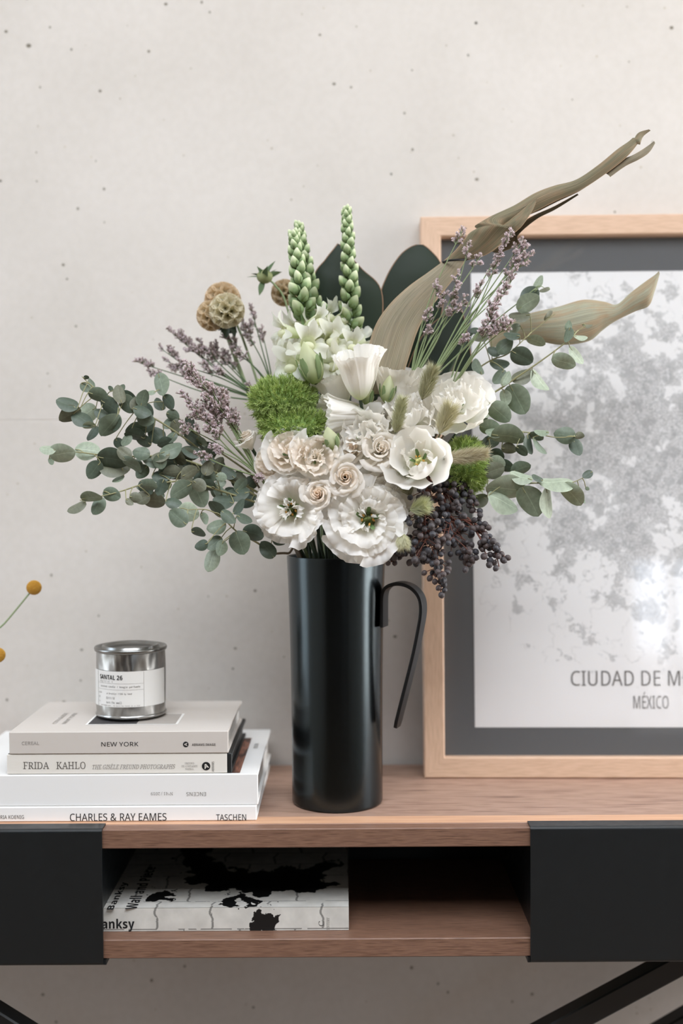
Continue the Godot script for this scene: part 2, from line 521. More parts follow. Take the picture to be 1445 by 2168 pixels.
# ---------------------------------------------------------------- desk
func desk():
	var o := thing("desk", "walnut desk with open shelf, black steel side panels and black legs", "desk", Vector3(0, -0.745, -0.11))
	var xl := -0.66
	var xr := 0.70
	obj("top_board", boxm(Vector3(xl, -0.017, -0.228), Vector3(xr, 0, -0.0152), 0.0006), M.walnut, o)
	var px := at(217, 1760, 0).x
	var qx := at(1121, 1760, 0).x
	obj("pale_edge_band", boxm(Vector3(xl, -0.0002, -0.036), Vector3(xr, 0.0002, -0.0156)), M.walnut_pale, o)
	obj("front_strip", boxm(Vector3(xl, -0.0172, -0.0142), Vector3(xr, 0, 0), 0.0008), M.walnut_edge, o)
	obj("shelf_board", boxm(Vector3(xl, -0.1165, -0.214), Vector3(xr, -0.0995, 0), 0.0008), M.walnut_edge, o)
	obj("back_panel", boxm(Vector3(xl, -0.1165, -0.222), Vector3(xr, -0.017, -0.2145)), M.steel, o)
	for s in [[xl - 0.004, px, 0.0], [qx, xr + 0.004, 0.0]]:
		# a bent steel sheet: lip on top, face, lip below
		var t := 0.0016
		var f := 0.0034
		var yt := 0.0016
		var yb := -0.1215
		var poly := PackedVector2Array()
		poly.append(Vector2(-0.0142, yt - t))
		poly.append(Vector2(-0.0142, yt))
		for k in 6:
			var g := PI / 2 * (1 - k / 5.0)
			poly.append(Vector2(f - 0.003 + 0.003 * cos(g), yt - 0.003 + 0.003 * sin(g)))
		for k in 6:
			var g := -PI / 2 * k / 5.0
			poly.append(Vector2(f - 0.003 + 0.003 * cos(g), yb + 0.003 + 0.003 * sin(g)))
		poly.append(Vector2(-0.2, yb))
		poly.append(Vector2(-0.2, yb + t))
		poly.append(Vector2(f - t, yb + t))
		poly.append(Vector2(f - t, yt - t))
		var b := MB.new()
		b.extrude(poly, s[0], s[1])
		var pan := obj("steel_panel", b.mesh(), M.steel, o)
		pan.set_meta("label", "black bent steel panel")
		var e: float = s[1] if s[0] < 0 else s[0]
		var d := 1.0 if s[0] < 0 else -1.0
		obj("panel_tab", boxm(Vector3(minf(e, e + d * 0.0022), -0.1215, -0.19), Vector3(maxf(e, e + d * 0.0022), -0.1168, 0.001)), M.steel, o)
	obj("shelf_lining", boxm(Vector3(px - 0.006, -0.0185, -0.2145), Vector3(qx + 0.006, -0.0171, -0.006)), M.steel, o)
	for sg in [-1.0, 1.0]:
		obj("partition", boxm(Vector3((px if sg < 0 else qx) + sg * 0.006 - 0.002, -0.0995, -0.2145), Vector3((px if sg < 0 else qx) + sg * 0.006 + 0.002, -0.017, -0.002)), M.steel, o)
	# slanting legs of square tube
	for q in [[at(1400, 2054, -0.09), at(1188, 2168, -0.09)], [at(1445, 2163, -0.17), at(1400, 2189, -0.17)], [at(-20, 2144, -0.06), at(60, 2194, -0.06)]]:
		var d: Vector3 = (q[1] - q[0]).normalized()
		var up: Vector3 = q[0] - d * ((q[0].y + 0.121) / d.y)
		var low: Vector3 = q[0] - d * ((q[0].y + 0.745) / d.y)
		var y := d
		var x := y.cross(Vector3.BACK).normalized()
		var b := Basis(x, y, x.cross(y))
		obj("leg", boxm(Vector3(-0.0105, 0, -0.0105), Vector3(0.0105, (low - up).length(), 0.0105), 0.0015, Transform3D(b, up)), M.steel, o)

# ---------------------------------------------------------------- framed map
func map_picture() -> ImageTexture:       # the street map print: a procedural city
	var w := 900
	var h := 1180
	var n1 := FastNoiseLite.new()
	n1.frequency = 0.008
	n1.fractal_octaves = 4
	n1.seed = 12
	var n2 := FastNoiseLite.new()
	n2.noise_type = FastNoiseLite.TYPE_CELLULAR
	n2.cellular_return_type = FastNoiseLite.RETURN_CELL_VALUE
	n2.frequency = 0.045
	n2.cellular_jitter = 1.1
	n2.seed = 5
	var n3 := FastNoiseLite.new()
	n3.frequency = 0.008
	n3.fractal_octaves = 3
	n3.domain_warp_enabled = true
	n3.domain_warp_amplitude = 25
	n3.seed = 31
	var out := PackedByteArray()
	out.resize(w * h * 3)
	for y in h:
		for x in w:
			var u := float(x) / w
			var v := float(y) / h
			var k := y * w + x
			var paper := 238.0
			var q := Vector2((u - 0.5) / 0.42, (v - 0.40) / 0.34)
			var fall := 1.25 - q.length() * 0.95
			if fall > -0.2:
				var c := n2.get_noise_2d(x, y)
				var d := n1.get_noise_2d(x, y) * 1.1 + fall * 1.0 - 0.34
				var road := absf(n3.get_noise_2d(x, y))
				var ink := 0.0
				if road < 0.018: ink = clampf(0.42 + fall * 0.4, 0, 0.75) * (1 - road / 0.018)
				if d + c * 0.55 > 0.10:
					var a := c * 9.0
					var sp := 6.0 + fposmod(c * 37.0, 1.0) * 5.0
					var rx := fposmod((x * cos(a) + y * sin(a)) / sp, 1.0)
					var ry := fposmod((y * cos(a) - x * sin(a)) / (sp * (1.2 + fposmod(c * 11.0, 1.0))), 1.0)
					var line := 1.0 if rx < 0.30 or ry < 0.26 else (0.10 if c < 0.3 else 0.62)
					ink = maxf(ink, line * clampf(0.3 + d * 0.45 + fposmod(c * 53.0, 1.0) * 0.28, 0.12, 0.72))
				paper -= 108.0 * ink
			out[3 * k] = int(paper)
			out[3 * k + 1] = int(paper - 0.5)
			out[3 * k + 2] = int(paper + 0.5)
	return ImageTexture.create_from_image(Image.create_from_data(w, h, false, Image.FORMAT_RGB8, out))

func framed_map():
	# the frame stands on the desk, leans back on the wall and is turned a little
	var a := at(898, 1655, -0.168)
	a.y = 0.0005
	var lean := 0.075
	var b := Basis(Vector3.UP, -0.026) * Basis(Vector3.RIGHT, -lean)
	var xf := Transform3D(b, a)                       # x to the right, y up the frame, z to the viewer
	var hgt := (at(890, 462, -0.210) - a).length() * 1.004
	var wid := 0.476
	var r := inch(44, -0.168)
	var o := thing("framed_map", "oak framed black and white city map in a dark mat leaning on wall", "picture", a)
	for k in 4:                                       # mitred rails
		var mb := MB.new()
		var horizontal := k % 2 == 0
		var pts: Array
		if k == 0: pts = [Vector2(0, 0), Vector2(wid, 0), Vector2(wid - r, r), Vector2(r, r)]
		elif k == 1: pts = [Vector2(wid, 0), Vector2(wid, hgt), Vector2(wid - r, hgt - r), Vector2(wid - r, r)]
		elif k == 2: pts = [Vector2(wid, hgt), Vector2(0, hgt), Vector2(r, hgt - r), Vector2(wid - r, hgt - r)]
		else: pts = [Vector2(0, hgt), Vector2(0, 0), Vector2(r, r), Vector2(r, hgt - r)]
		var cen2: Vector2 = (pts[0] + pts[1] + pts[2] + pts[3]) / 4.0
		var e := 0.0012
		var mid := Vector3(cen2.x, cen2.y, -0.012)
		var ins := []
		for q in pts:
			var s := Vector2(clampf(q.x, e, wid - e), clampf(q.y, e, hgt - e))
			if q.x > r * 0.5 and q.x < wid - r * 0.5: s = Vector2(q.x - e if q.x < wid / 2 else q.x + e, q.y - e if q.y < hgt / 2 else q.y + e)
			ins.append(s)
		var f := []
		for q in ins: f.append(Vector3(q.x, q.y, 0))
		mb.face(f, mid)
		f = []
		for q in pts: f.append(Vector3(q.x, q.y, -0.024))
		mb.face(f, mid)
		for j in 4:
			var p: Vector2 = pts[j]
			var q: Vector2 = pts[(j + 1) % 4]
			mb.face([Vector3(p.x, p.y, -0.024), Vector3(q.x, q.y, -0.024), Vector3(q.x, q.y, -e), Vector3(p.x, p.y, -e)], mid)
			if j % 2 == 0: mb.face([Vector3(p.x, p.y, -e), Vector3(q.x, q.y, -e), Vector3(ins[(j + 1) % 4].x, ins[(j + 1) % 4].y, 0), Vector3(ins[j].x, ins[j].y, 0)], mid)
		obj("frame_rail", mb.mesh(), M.oak if horizontal else M.oak_up, o, xf)
	obj("backing_board", boxm(Vector3(0.004, 0.004, -0.023), Vector3(wid - 0.004, hgt - 0.004, -0.017)), M.ink_soft, o, xf)
	# the print lies on the mat
	var loc := func(px, py):
		var p: Vector3 = at(px, py, 0)
		var d: Vector3 = p - eye
		var n: Vector3 = b.z
		var c0: Vector3 = a - b.z * 0.0125
		return xf.affine_inverse() * (eye + d * ((c0 - eye).dot(n) / d.dot(n)))
	var bl: Vector3 = loc.call(1006, 1540)
	var tl: Vector3 = loc.call(995, 578)
	var x0 := (bl.x + tl.x) / 2
	var x1 := wid - x0
	var pic := mat(Color(1.0, 0.998, 0.99), 0.85, {"albedo_texture": map_picture()})
	obj("mat_board", boxm(Vector3(0.006, 0.006, -0.017), Vector3(wid - 0.006, hgt - 0.006, -0.0135)), M.mat_board, o, xf)
	var pr := obj("print", quad(Vector3(x0, tl.y, -0.0125), Vector3(x1, tl.y, -0.0125), Vector3(x1, bl.y, -0.0125), Vector3(x0, bl.y, -0.0125), Vector3.BACK), pic, o, xf)
	var c := (x0 + x1) / 2
	var p0: Vector3 = loc.call(1208, 1452)
	var p1: Vector3 = loc.call(1208, 1418)
	letters("CIUDAD DE MÉXICO", "Droid Sans", 400, (c - p0.x) * 2, (p1.y - p0.y) * 1.22, Transform3D(Basis(), Vector3(c, (p0.y + p1.y) / 2 + (p1.y - p0.y) * 0.11, -0.0122)), M.ink_soft, pr)
	var p2: Vector3 = loc.call(1340, 1500)
	var p3: Vector3 = loc.call(1340, 1472)
	letters("MÉXICO", "Droid Sans", 400, (c - p2.x) * 2, (p3.y - p2.y) * 1.25, Transform3D(Basis(), Vector3(c, (p2.y + p3.y) / 2 + (p3.y - p2.y) * 0.12, -0.0122)), M.ink_soft, pr)
	obj("glass", boxm(Vector3(r - 0.003, r - 0.003, -0.0095), Vector3(wid - r + 0.003, hgt - r + 0.003, -0.0075)), M.glass, o, xf)

# ---------------------------------------------------------------- books
func book(o: Node3D, x0: float, x1: float, y0: float, y1: float, z: float, depth: float, cover: Material, spine: Material, pages: Material, board := 0.0022, round_left := false):
	# lies flat, spine to the viewer
	var zb := z - depth
	obj("cover", boxm(Vector3(x0, y0, zb), Vector3(x1, y0 + board, z - 0.001), 0.0004), cover, o)
	obj("cover", boxm(Vector3(x0, y1 - board, zb), Vector3(x1, y1, z - 0.001), 0.0004), cover, o)
	obj("spine", boxm(Vector3(x0, y0, z - 0.0022), Vector3(x1, y1, z), 0.0007), spine, o)
	obj("page_block", boxm(Vector3(x0 + 0.003, y0 + board, zb + 0.003), Vector3(x1 - 0.003, y1 - board, z - 0.0022)), pages, o)

func emblem(o: Node3D, px: float, py: float, r: float, z: float, turn: float, m: Material, paper: Material):
	var p := at(px, py, z)
	var rr := inch(r, z)
	var b := MB.new()
	b.grid(func(u, t): return p + Vector3(cos(-t * TAU) * u, sin(-t * TAU) * u, 0) * rr, 1, 24)
	var d := obj("emblem", b.mesh(), m, o)
	letters("A", "Droid Sans", 700, rr * 1.1, rr * 1.05, Transform3D(Basis(Vector3.BACK, turn), p + Vector3(0, 0, 0.0002)), paper, d)

func books():
	var white := mat(Color(0.90, 0.895, 0.885), 0.6)
	var whitest := mat(Color(0.93, 0.925, 0.915), 0.5)
	var cream := mat(Color(0.87, 0.85, 0.815), 0.7)
	var greige := mat(Color(0.775, 0.745, 0.715), 0.75)
	var pages := mat(Color(0.85, 0.84, 0.82), 0.9)
	var black := mat(Color(0.10, 0.11, 0.11), 0.45)
	var g := "books stacked on the desk"
	# the lowest: white, black capitals
	var z := -0.024
	var y0 := 0.0004
	var y1 := 0.0140
	var x1 := at(543, 1743, z).x
	var o := thing("book", "thin white book with large black capitals, lowest of the stack", "book", Vector3(x1 - 0.13, 0, z - 0.1), g)
	book(o, x1 - 0.262, x1, y0, y1, z, 0.196, whitest, whitest, pages)
	var zz := z + 0.0003
	words_at("CHARLES & RAY EAMES", "Droid Sans", 400, 147, 1722, 353, 1738, zz, M.ink, o)
	words_at("TASCHEN", "Droid Sans", 400, 457, 1724, 521, 1737, zz, M.ink, o)
	words_at("GLORIA KOENIG", "Droid Sans", 400, -18, 1726, 51, 1734, zz, M.ink_soft, o)
	# white magazine-like book, lettering upside down
	z = -0.026
	y0 = y1 + 0.0003
	y1 = y0 + 0.0285
	x1 = at(546, 1680, z).x
	o = thing("book", "thick white book with faint upside-down lettering, second from the bottom", "book", Vector3(x1 - 0.14, 0, z - 0.1), g)
	book(o, x1 - 0.285, x1, y0, y1, z, 0.186, white, white, pages, 0.0025)
	zz = z + 0.0003
	words_at("ENCENS", "Droid Sans", 400, 394, 1677, 436, 1685, zz, M.ink_faint, o, PI)
	words_at("N°41 / 2019", "Droid Serif", 400, 319, 1676, 366, 1684, zz, M.ink_faint, o, PI)
	# dark cover picture and a small mark on the lid of that book
	var top := y1
	var on := func(px, py, h):
		var d: Vector3 = at(px, py, 0) - eye
		return eye + d * ((h - eye.y) / d.y)
	var pa: Vector3 = on.call(470, 1638, top)
	var pb: Vector3 = on.call(506, 1641, top)
	var pc: Vector3 = on.call(529, 1563, top)
	var ph := mat(Color.WHITE, 0.5, {"albedo_texture": noise_tex(0.012, [Color(0.16, 0.13, 0.12), Color(0.35, 0.24, 0.2), Color(0.62, 0.42, 0.34), Color(0.22, 0.18, 0.16)], 128)})
	obj("cover_picture", quad(Vector3(pa.x, top + 0.0003, pc.z), Vector3(pb.x, top + 0.0003, pc.z), Vector3(pb.x, top + 0.0003, pa.z - 0.002), Vector3(pa.x, top + 0.0003, pa.z - 0.002), Vector3.UP), ph, o)
	letters("ENCENS", "Droid Sans", 400, 0.022, 0.004, Transform3D(Basis(Vector3.UP, PI / 2) * Basis(Vector3.RIGHT, -PI / 2), Vector3(pb.x + 0.007, top + 0.0003, pc.z + 0.035)), M.ink_soft, o)
	# cream spine, black boards
	z = -0.028
	y0 = y1 + 0.0004
	y1 = y0 + 0.0182
	x1 = at(481, 1620, z).x
	var x0 := at(15, 1620, z).x
	o = thing("book", "cream spined book with black boards and serif lettering, third from the bottom", "book", Vector3((x0 + x1) / 2, 0, z - 0.07), g)
	book(o, x0, x1 + 0.0042, y0, y1, z - 0.0003, 0.152, black, black, mat(Color(0.3, 0.29, 0.28), 0.9), 0.003)
	obj("jacket", boxm(Vector3(x0 - 0.0003, y0, z - 0.003), Vector3(x1, y1, z), 0.0006), cream, o)
	zz = z + 0.0003
	words_at("FRIDA", "Droid Serif", 400, 49, 1613, 104, 1628, zz, M.ink_soft, o)
	words_at("KAHLO", "Droid Serif", 400, 119, 1613, 181, 1628, zz, M.ink_soft, o)
	words_at("THE GISÈLE FREUND PHOTOGRAPHS", "Droid Serif", 400, 195, 1616, 371, 1628, zz, M.ink_faint, o, 0.0, 0.25)
	words_at("FREUND", "Droid Serif", 400, 391, 1614, 411, 1618, zz, M.ink_faint, o)
	words_at("DE CORTANZE", "Droid Serif", 400, 384, 1620, 418, 1624, zz, M.ink_faint, o)
	words_at("NADRAL", "Droid Serif", 400, 392, 1626, 410, 1630, zz, M.ink_faint, o)
	emblem(o, 436, 1622, 9, zz, 0.35, M.ink, cream)
	words_at("ABRAMS", "Droid Sans", 400, 448, 1612, 453, 1634, zz, M.ink_soft, o, PI / 2)
	# grey beige book on top
	z = -0.027
	y0 = y1 + 0.0004
	y1 = y0 + 0.0205
	x1 = at(483, 1575, z).x
	x0 = at(19, 1575, z).x
	o = thing("book", "grey beige book under the tin, topmost of the stack", "book", Vector3((x0 + x1) / 2, 0, z - 0.07), g)
	book(o, x0, x1, y0, y1, z, 0.142, greige, greige, pages, 0.0025)
	zz = z + 0.0003
	words_at("CEREAL", "Droid Sans", 400, 46, 1570, 83, 1577, zz, M.ink_faint, o)
	words_at("NEW YORK", "Droid Sans", 400, 214, 1571, 293, 1580, zz, M.ink, o)
	words_at("ABRAMS IMAGE", "Droid Sans", 700, 406, 1574, 456, 1579, zz, M.ink_soft, o)
	emblem(o, 393, 1576, 6, zz, PI / 2, M.ink, greige)
	top = y1
	var q0: Vector3 = on.call(180, 1535, top)
	var q1: Vector3 = on.call(375, 1535, top)
	var q2: Vector3 = on.call(392, 1511, top)
	var edge := mat(Color(0.92, 0.91, 0.89), 0.7)
	obj("cover_border", quad(Vector3(q0.x, top + 0.0002, q2.z), Vector3(q1.x, top + 0.0002, q2.z), Vector3(q1.x, top + 0.0002, q0.z), Vector3(q0.x, top + 0.0002, q0.z), Vector3.UP), edge, o)
	var e := 0.0022
	var half := lerpf(q0.x, q1.x, 0.55)
	obj("cover_picture", quad(Vector3(q0.x + e, top + 0.0004, q2.z + e), Vector3(half, top + 0.0004, q2.z + e), Vector3(half, top + 0.0004, q0.z - e), Vector3(q0.x + e, top + 0.0004, q0.z - e), Vector3.UP), mat(Color(0.24, 0.23, 0.23), 0.7), o)
	obj("cover_picture", quad(Vector3(half, top + 0.0004, q2.z + e), Vector3(q1.x - e, top + 0.0004, q2.z + e), Vector3(q1.x - e, top + 0.0004, q0.z - e), Vector3(half, top + 0.0004, q0.z - e), Vector3.UP), mat(Color(0.66, 0.63, 0.60), 0.7), o)
	for tx in [["NEW YORK", 148.0], ["CITY GUIDE", 128.0]]:
		var tp: Vector3 = on.call(tx[1], 1521, top)
		letters(tx[0], "Droid Sans", 400, 0.05, 0.004, Transform3D(Basis(Vector3.UP, PI / 2) * Basis(Vector3.RIGHT, -PI / 2), tp + Vector3(0, 0.0003, 0)), M.ink_faint, o)
	shelf_book()

func shelf_book():
	var z := -0.019
	var y0 := -0.0992
	var y1 := y0 + 0.0212
	var x1 := at(738, 1955, z).x
	var x0 := x1 - 0.252
	var depth := 0.186
	var paper := mat(Color(0.82, 0.80, 0.76), 0.55)
	var o := thing("book", "black and white paperback lying in the desk's open shelf", "book", Vector3((x0 + x1) / 2, y0, z - 0.09))
	book(o, x0, x1, y0, y1, z, depth, paper, paper, mat(Color(0.75, 0.73, 0.7), 0.9), 0.0008)
	# printed cover: pale painted masonry lines with a plain dark ink blot
	var w := 520
	var h := 400
	var im := Image.create(w, h, false, Image.FORMAT_RGB8)
	var n := FastNoiseLite.new()
	n.frequency = 0.02
	n.seed = 3
	n.fractal_octaves = 4
	var blot := PackedVector2Array([Vector2(150, 0), Vector2(215, 10), Vector2(225, 120), Vector2(330, 175), Vector2(440, 150), Vector2(505, 110), Vector2(470, 190), Vector2(480, 225), Vector2(500, 260), Vector2(400, 290), Vector2(330, 300), Vector2(240, 270), Vector2(185, 190)])
	var small := PackedVector2Array([Vector2(110, 290), Vector2(150, 270), Vector2(190, 300), Vector2(180, 335), Vector2(125, 330)])
	var low := PackedVector2Array([Vector2(300, 290), Vector2(350, 330), Vector2(390, 360), Vector2(400, 420), Vector2(350, 420), Vector2(330, 370), Vector2(270, 350)])
	for y in h:
		for x in w:
			var k := n.get_noise_2d(x, y)
			var q := Vector2(x + k * 40, y + n.get_noise_2d(x + 500, y) * 40)
			var row := int(y / 66)
			var joint := fposmod(y, 66) < 2 or fposmod(x + (row % 2) * 52 + n.get_noise_2d(0, y) * 8, 104) < 4
			var v := 0.80 + k * 0.06 - (0.3 if joint and k > -0.25 else 0.0)
			if Geometry2D.is_point_in_polygon(q, blot) or (Geometry2D.is_point_in_polygon(q, small) and k > -0.1) or (Geometry2D.is_point_in_polygon(q, low) and k > -0.12): v = 0.05
			im.set_pixel(x, y, Color(v, v * 0.985, v * 0.95))
	var t := ImageTexture.create_from_image(im)
	var pr := mat(Color.WHITE, 0.45, {"albedo_texture": t})
	var pic := MB.new()
	pic.face([Vector3(x0, y1 + 0.0002, z - depth), Vector3(x1, y1 + 0.0002, z - depth), Vector3(x1, y1 + 0.0002, z), Vector3(x0, y1 + 0.0002, z)], Vector3((x0 + x1) / 2, y0, z), [Vector2(0, 0), Vector2(1, 0), Vector2(1, 0.9), Vector2(0, 0.9)])
	obj("cover_print", pic.mesh(), pr, o)
	var sp := MB.new()
	sp.face([Vector3(x0, y1, z + 0.0002), Vector3(x1, y1, z + 0.0002), Vector3(x1, y0, z + 0.0002), Vector3(x0, y0, z + 0.0002)], Vector3((x0 + x1) / 2, y0, z - 0.1), [Vector2(0, 0.9), Vector2(1, 0.9), Vector2(1, 1), Vector2(0, 1)])
	obj("spine_print", sp.mesh(), pr, o)
	words_at("Banksy", "Droid Sans", 700, 200, 1945, 285, 1973, z + 0.0004, M.ink, o)
	words_at("C", "Droid Serif", 400, 674, 1950, 686, 1961, z + 0.0004, M.ink_soft, o, PI / 2)
	words_at("CENTURY", "Droid Serif", 400, 691, 1942, 697, 1972, z + 0.0004, M.ink_faint, o, PI / 2)
	var on := func(px, py):
		var d: Vector3 = at(px, py, 0) - eye
		return eye + d * ((y1 + 0.0004 - eye.y) / d.y)
	for q in [["Banksy", 217.0, 1926.0, 247.0, 1868.0, 14.0], ["Wall and Piece", 258.0, 1925.0, 308.0, 1836.0, 18.0]]:
		var a: Vector3 = on.call(q[1] + 8, q[2])
		var c: Vector3 = on.call(q[3], q[4])
		var len_ := a.z - c.z
		letters(q[0], "Droid Sans", 700, len_, inch(q[5] * 1.45, z), Transform3D(Basis(Vector3.UP, PI / 2) * Basis(Vector3.RIGHT, -PI / 2), Vector3(a.x + 0.004, y1 + 0.0005, (a.z + c.z) / 2)), M.ink, o)

# ---------------------------------------------------------------- tin and jug
func tin():
	var y := 0.0847
	var c := Vector3(at(279, 1520, -0.1).x, y, -0.098)
	var r := inch(72, -0.1)
	var h := 0.0668
	var o := thing("tin_candle", "scuffed metal tin candle with a typed paper label on the books", "candle", c)
	var b := MB.new()
	var rr := func(yy: float, a: float) -> float:
		var dent := sin(a * 5 + 1.0) * 0.5 + sin(a * 9 + yy * 60) * 0.35 + sin(a * 14 - yy * 90) * 0.2
		return r + dent * 0.0008 * smoothstep(0.0, 0.012, yy) * smoothstep(h, h - 0.012, yy)
	b.lathe([Vector2(0, 0.0005), Vector2(r - 0.003, 0.0005), Vector2(r, 0), Vector2(r + 0.0011, 0.0012), Vector2(r + 0.0009, 0.0026), Vector2(r, 0.0034)], c, 72)
	b.grid(func(u, t):
		var yy: float = lerpf(0.0034, h - 0.005, u)
		var q: float = rr.call(yy, t * TAU)
		return c + Vector3(q * cos(t * TAU), yy, q * sin(t * TAU))
	, 30, 90, null, true)
	obj("body", b.mesh(), M.tin, o)
	var l := MB.new()
	var k := r
	l.lathe([Vector2(k, h - 0.005), Vector2(k + 0.0015, h - 0.004), Vector2(k + 0.002, h - 0.0022), Vector2(k + 0.0014, h - 0.0006), Vector2(k, h - 0.0012), Vector2(k - 0.0015, h - 0.0026), Vector2(k - 0.003, h - 0.0046), Vector2(k - 0.0046, h - 0.0042), Vector2(k - 0.0058, h + 0.0004), Vector2(k - 0.0072, h + 0.001), Vector2(k - 0.009, h - 0.0004), Vector2(k - 0.0105, h - 0.0034), Vector2(0.0, h - 0.0038)], c, 72)
	obj("lid", l.mesh(), mat(Color(0.55, 0.55, 0.54), 0.28, {"metallic": 1.0}), o)
	var lb := MB.new()
	var s := r + 0.0009
	var a0 := -1.25
	var a1 := 1.38
	var y0 := inch(1518 - 1495, -0.07) + 0.0015
	var y1 := y0 + inch(77, -0.07)
	lb.grid(func(u, t):
		var a: float = lerpf(a0, a1, t)
		return c + Vector3(s * sin(a), lerpf(y0, y1, u) + 0.0012 * sin(t * 3.0) * (1 - u) * 0.4, s * cos(a))
	, 4, 40)
	var la := obj("paper_label", lb.mesh(), M.label, o)
	var text := func(t: String, wgt: int, w: float, hh: float, ang: float, yy: float, m: Material, font := "Droid Sans Mono"):
		letters(t, font, wgt, w, hh, Transform3D(Basis(Vector3.UP, ang + 0.18), c + Vector3((s + 0.0003) * sin(ang + 0.18), yy, (s + 0.0003) * cos(ang + 0.18))), m, la, 0.0, s + 0.0003)
	var rows := y1 - y0
	text.call("SANTAL 26", 700, 0.0265, 0.0044, -0.62, y1 - rows * 0.17, M.ink, "Droid Sans")
	text.call("245g 8.6 oz. e", 400, 0.017, 0.0025, -0.77, y1 - rows * 0.29, M.ink_faint)
	text.call("scented candle / bougie parfumée", 400, 0.042, 0.0024, -0.36, y1 - rows * 0.43, M.ink_soft)
	text.call("made", 400, 0.0048, 0.0018, -1.0, y1 - rows * 0.60, M.ink_faint)
	text.call("in Brooklyn 11206 by hand", 400, 0.026, 0.0022, -0.36, y1 - rows * 0.62, M.ink_soft)
	text.call("on", 400, 0.0028, 0.0018, -1.04, y1 - rows * 0.73, M.ink_faint)
	text.call("03/11/18", 400, 0.0095, 0.0022, -0.61, y1 - rows * 0.74, M.ink_soft)
	text.call("by", 400, 0.0028, 0.0018, -1.04, y1 - rows * 0.85, M.ink_faint)
	text.call("burn the small", 400, 0.0165, 0.0022, -0.5, y1 - rows * 0.86, M.ink_soft)
	text.call("perfumed wax  to burn by hand in a tin", 400, 0.041, 0.0016, -0.36, y1 - rows * 0.95, M.ink_faint)
	for f in [0.34, 0.51]:
		var ln := MB.new()
		ln.grid(func(u, t):
			var a: float = lerpf(-0.92, 0.53, t)
			return c + Vector3((s + 0.0002) * sin(a), y1 - rows * f + u * 0.0002, (s + 0.0002) * cos(a))
		, 1, 24)
		obj("ruled_line", ln.mesh(), M.ink_faint, la)
	for a in [-0.94, 0.54]:
		obj("ruled_line", boxm(Vector3(-0.0001, y0, -0.0001), Vector3(0.0001, y1 - 0.0005, 0.0001), 0, Transform3D(Basis(Vector3.UP, a), c + Vector3((s + 0.0001) * sin(a), 0, (s + 0.0001) * cos(a)))), M.ink_faint, la)

func jug_and_handle():
	var o := thing("black_jug", "tall matte black metal jug with a strap handle holding the bouquet", "jug", jug)
	var r := 0.0438
	var h := 0.2385
	var prof := [Vector2(0, 0.0006), Vector2(r - 0.004, 0.0006), Vector2(r - 0.0015, 0.0003), Vector2(r - 0.0004, 0.0012), Vector2(r, 0.003)]
	for k in 16:
		var t := (k + 1) / 16.0
		prof.append(Vector2(r * (1 + 0.083 * t * t * t), 0.003 + (h - 0.0038) * t))
	var rt: float = prof[-1].x
	prof.append(Vector2(rt - 0.0002, h))
	prof.append(Vector2(rt - 0.0012, h))
	prof.append(Vector2(rt - 0.0016, h - 0.001))
	for k in 8: prof.append(Vector2(r - 0.0016 + (rt - r - 0.0002) * pow(1 - k / 7.0, 3), lerpf(h - 0.002, 0.004, k / 7.0)))
	prof.append(Vector2(0, 0.003))
	var b := MB.new()
	b.lathe(prof, jug, 96)
	obj("body", b.mesh(), M.jug, o)
	# strap handle in a plane turned towards the viewer
	var turn := Basis(Vector3.UP, -0.36)
	var pts := []
	for q in [[812, 1325], [812, 1290], [813, 1258], [820, 1242], [836, 1234], [856, 1234], [875, 1243], [889, 1262], [892, 1290], [886, 1330], [876, 1380], [863, 1435], [850, 1488], [839, 1534]]:
		var p := at(q[0], q[1], jug.z + 0.012)
		pts.append(Vector2((p.x - jug.x) / cos(0.36), p.y))
	var line := PackedVector2Array()
	for k in pts.size() - 1:
		var a: Vector2 = pts[maxi(k - 1, 0)]
		var d: Vector2 = pts[mini(k + 2, pts.size() - 1)]
		for s in 5: line.append(pts[k].cubic_interpolate(pts[k + 1], a, d, s / 5.0))
	line.append(pts[-1])
	var sh := MB.new()
	var ring := [[-1, -0.7], [-0.9, -1], [0.9, -1], [1, -0.7], [1, 0.7], [0.9, 1], [-0.9, 1], [-1, 0.7]]
	var count := line.size() - 1
	sh.grid(func(u, t):
		var k := int(round(u * count))
		var d := (line[mini(k + 1, count)] - line[maxi(k - 1, 0)]).normalized()
		var nn := Vector2(-d.y, d.x)
		var e: Array = ring[int(round(t * 8)) % 8]
		var taper := 1.0 - 0.25 * smoothstep(0.97, 1.0, u)
		var wide := 0.0085 * taper
		var th := 0.0017
		return jug + turn * Vector3(line[k].x + nn.x * e[1] * th, line[k].y + nn.y * e[1] * th, e[0] * wide)
	, count, 8, null, true)
	for k in [0, count]:
		var q := []
		for e in ring:
			var d := (line[mini(k + 1, count)] - line[maxi(k - 1, 0)]).normalized()
			var wide := 0.0085 * (0.75 if k else 1.0)
			q.append(jug + turn * Vector3(line[k].x - d.y * e[1] * 0.0017, line[k].y + d.x * e[1] * 0.0017, e[0] * wide))
		sh.face(q, jug + turn * Vector3(line[5 if k == 0 else count - 5].x, line[5 if k == 0 else count - 5].y, 0))
	obj("handle", sh.mesh(), mat(Color(0.05, 0.058, 0.066), 0.45, {"metallic": 0.3}), o)

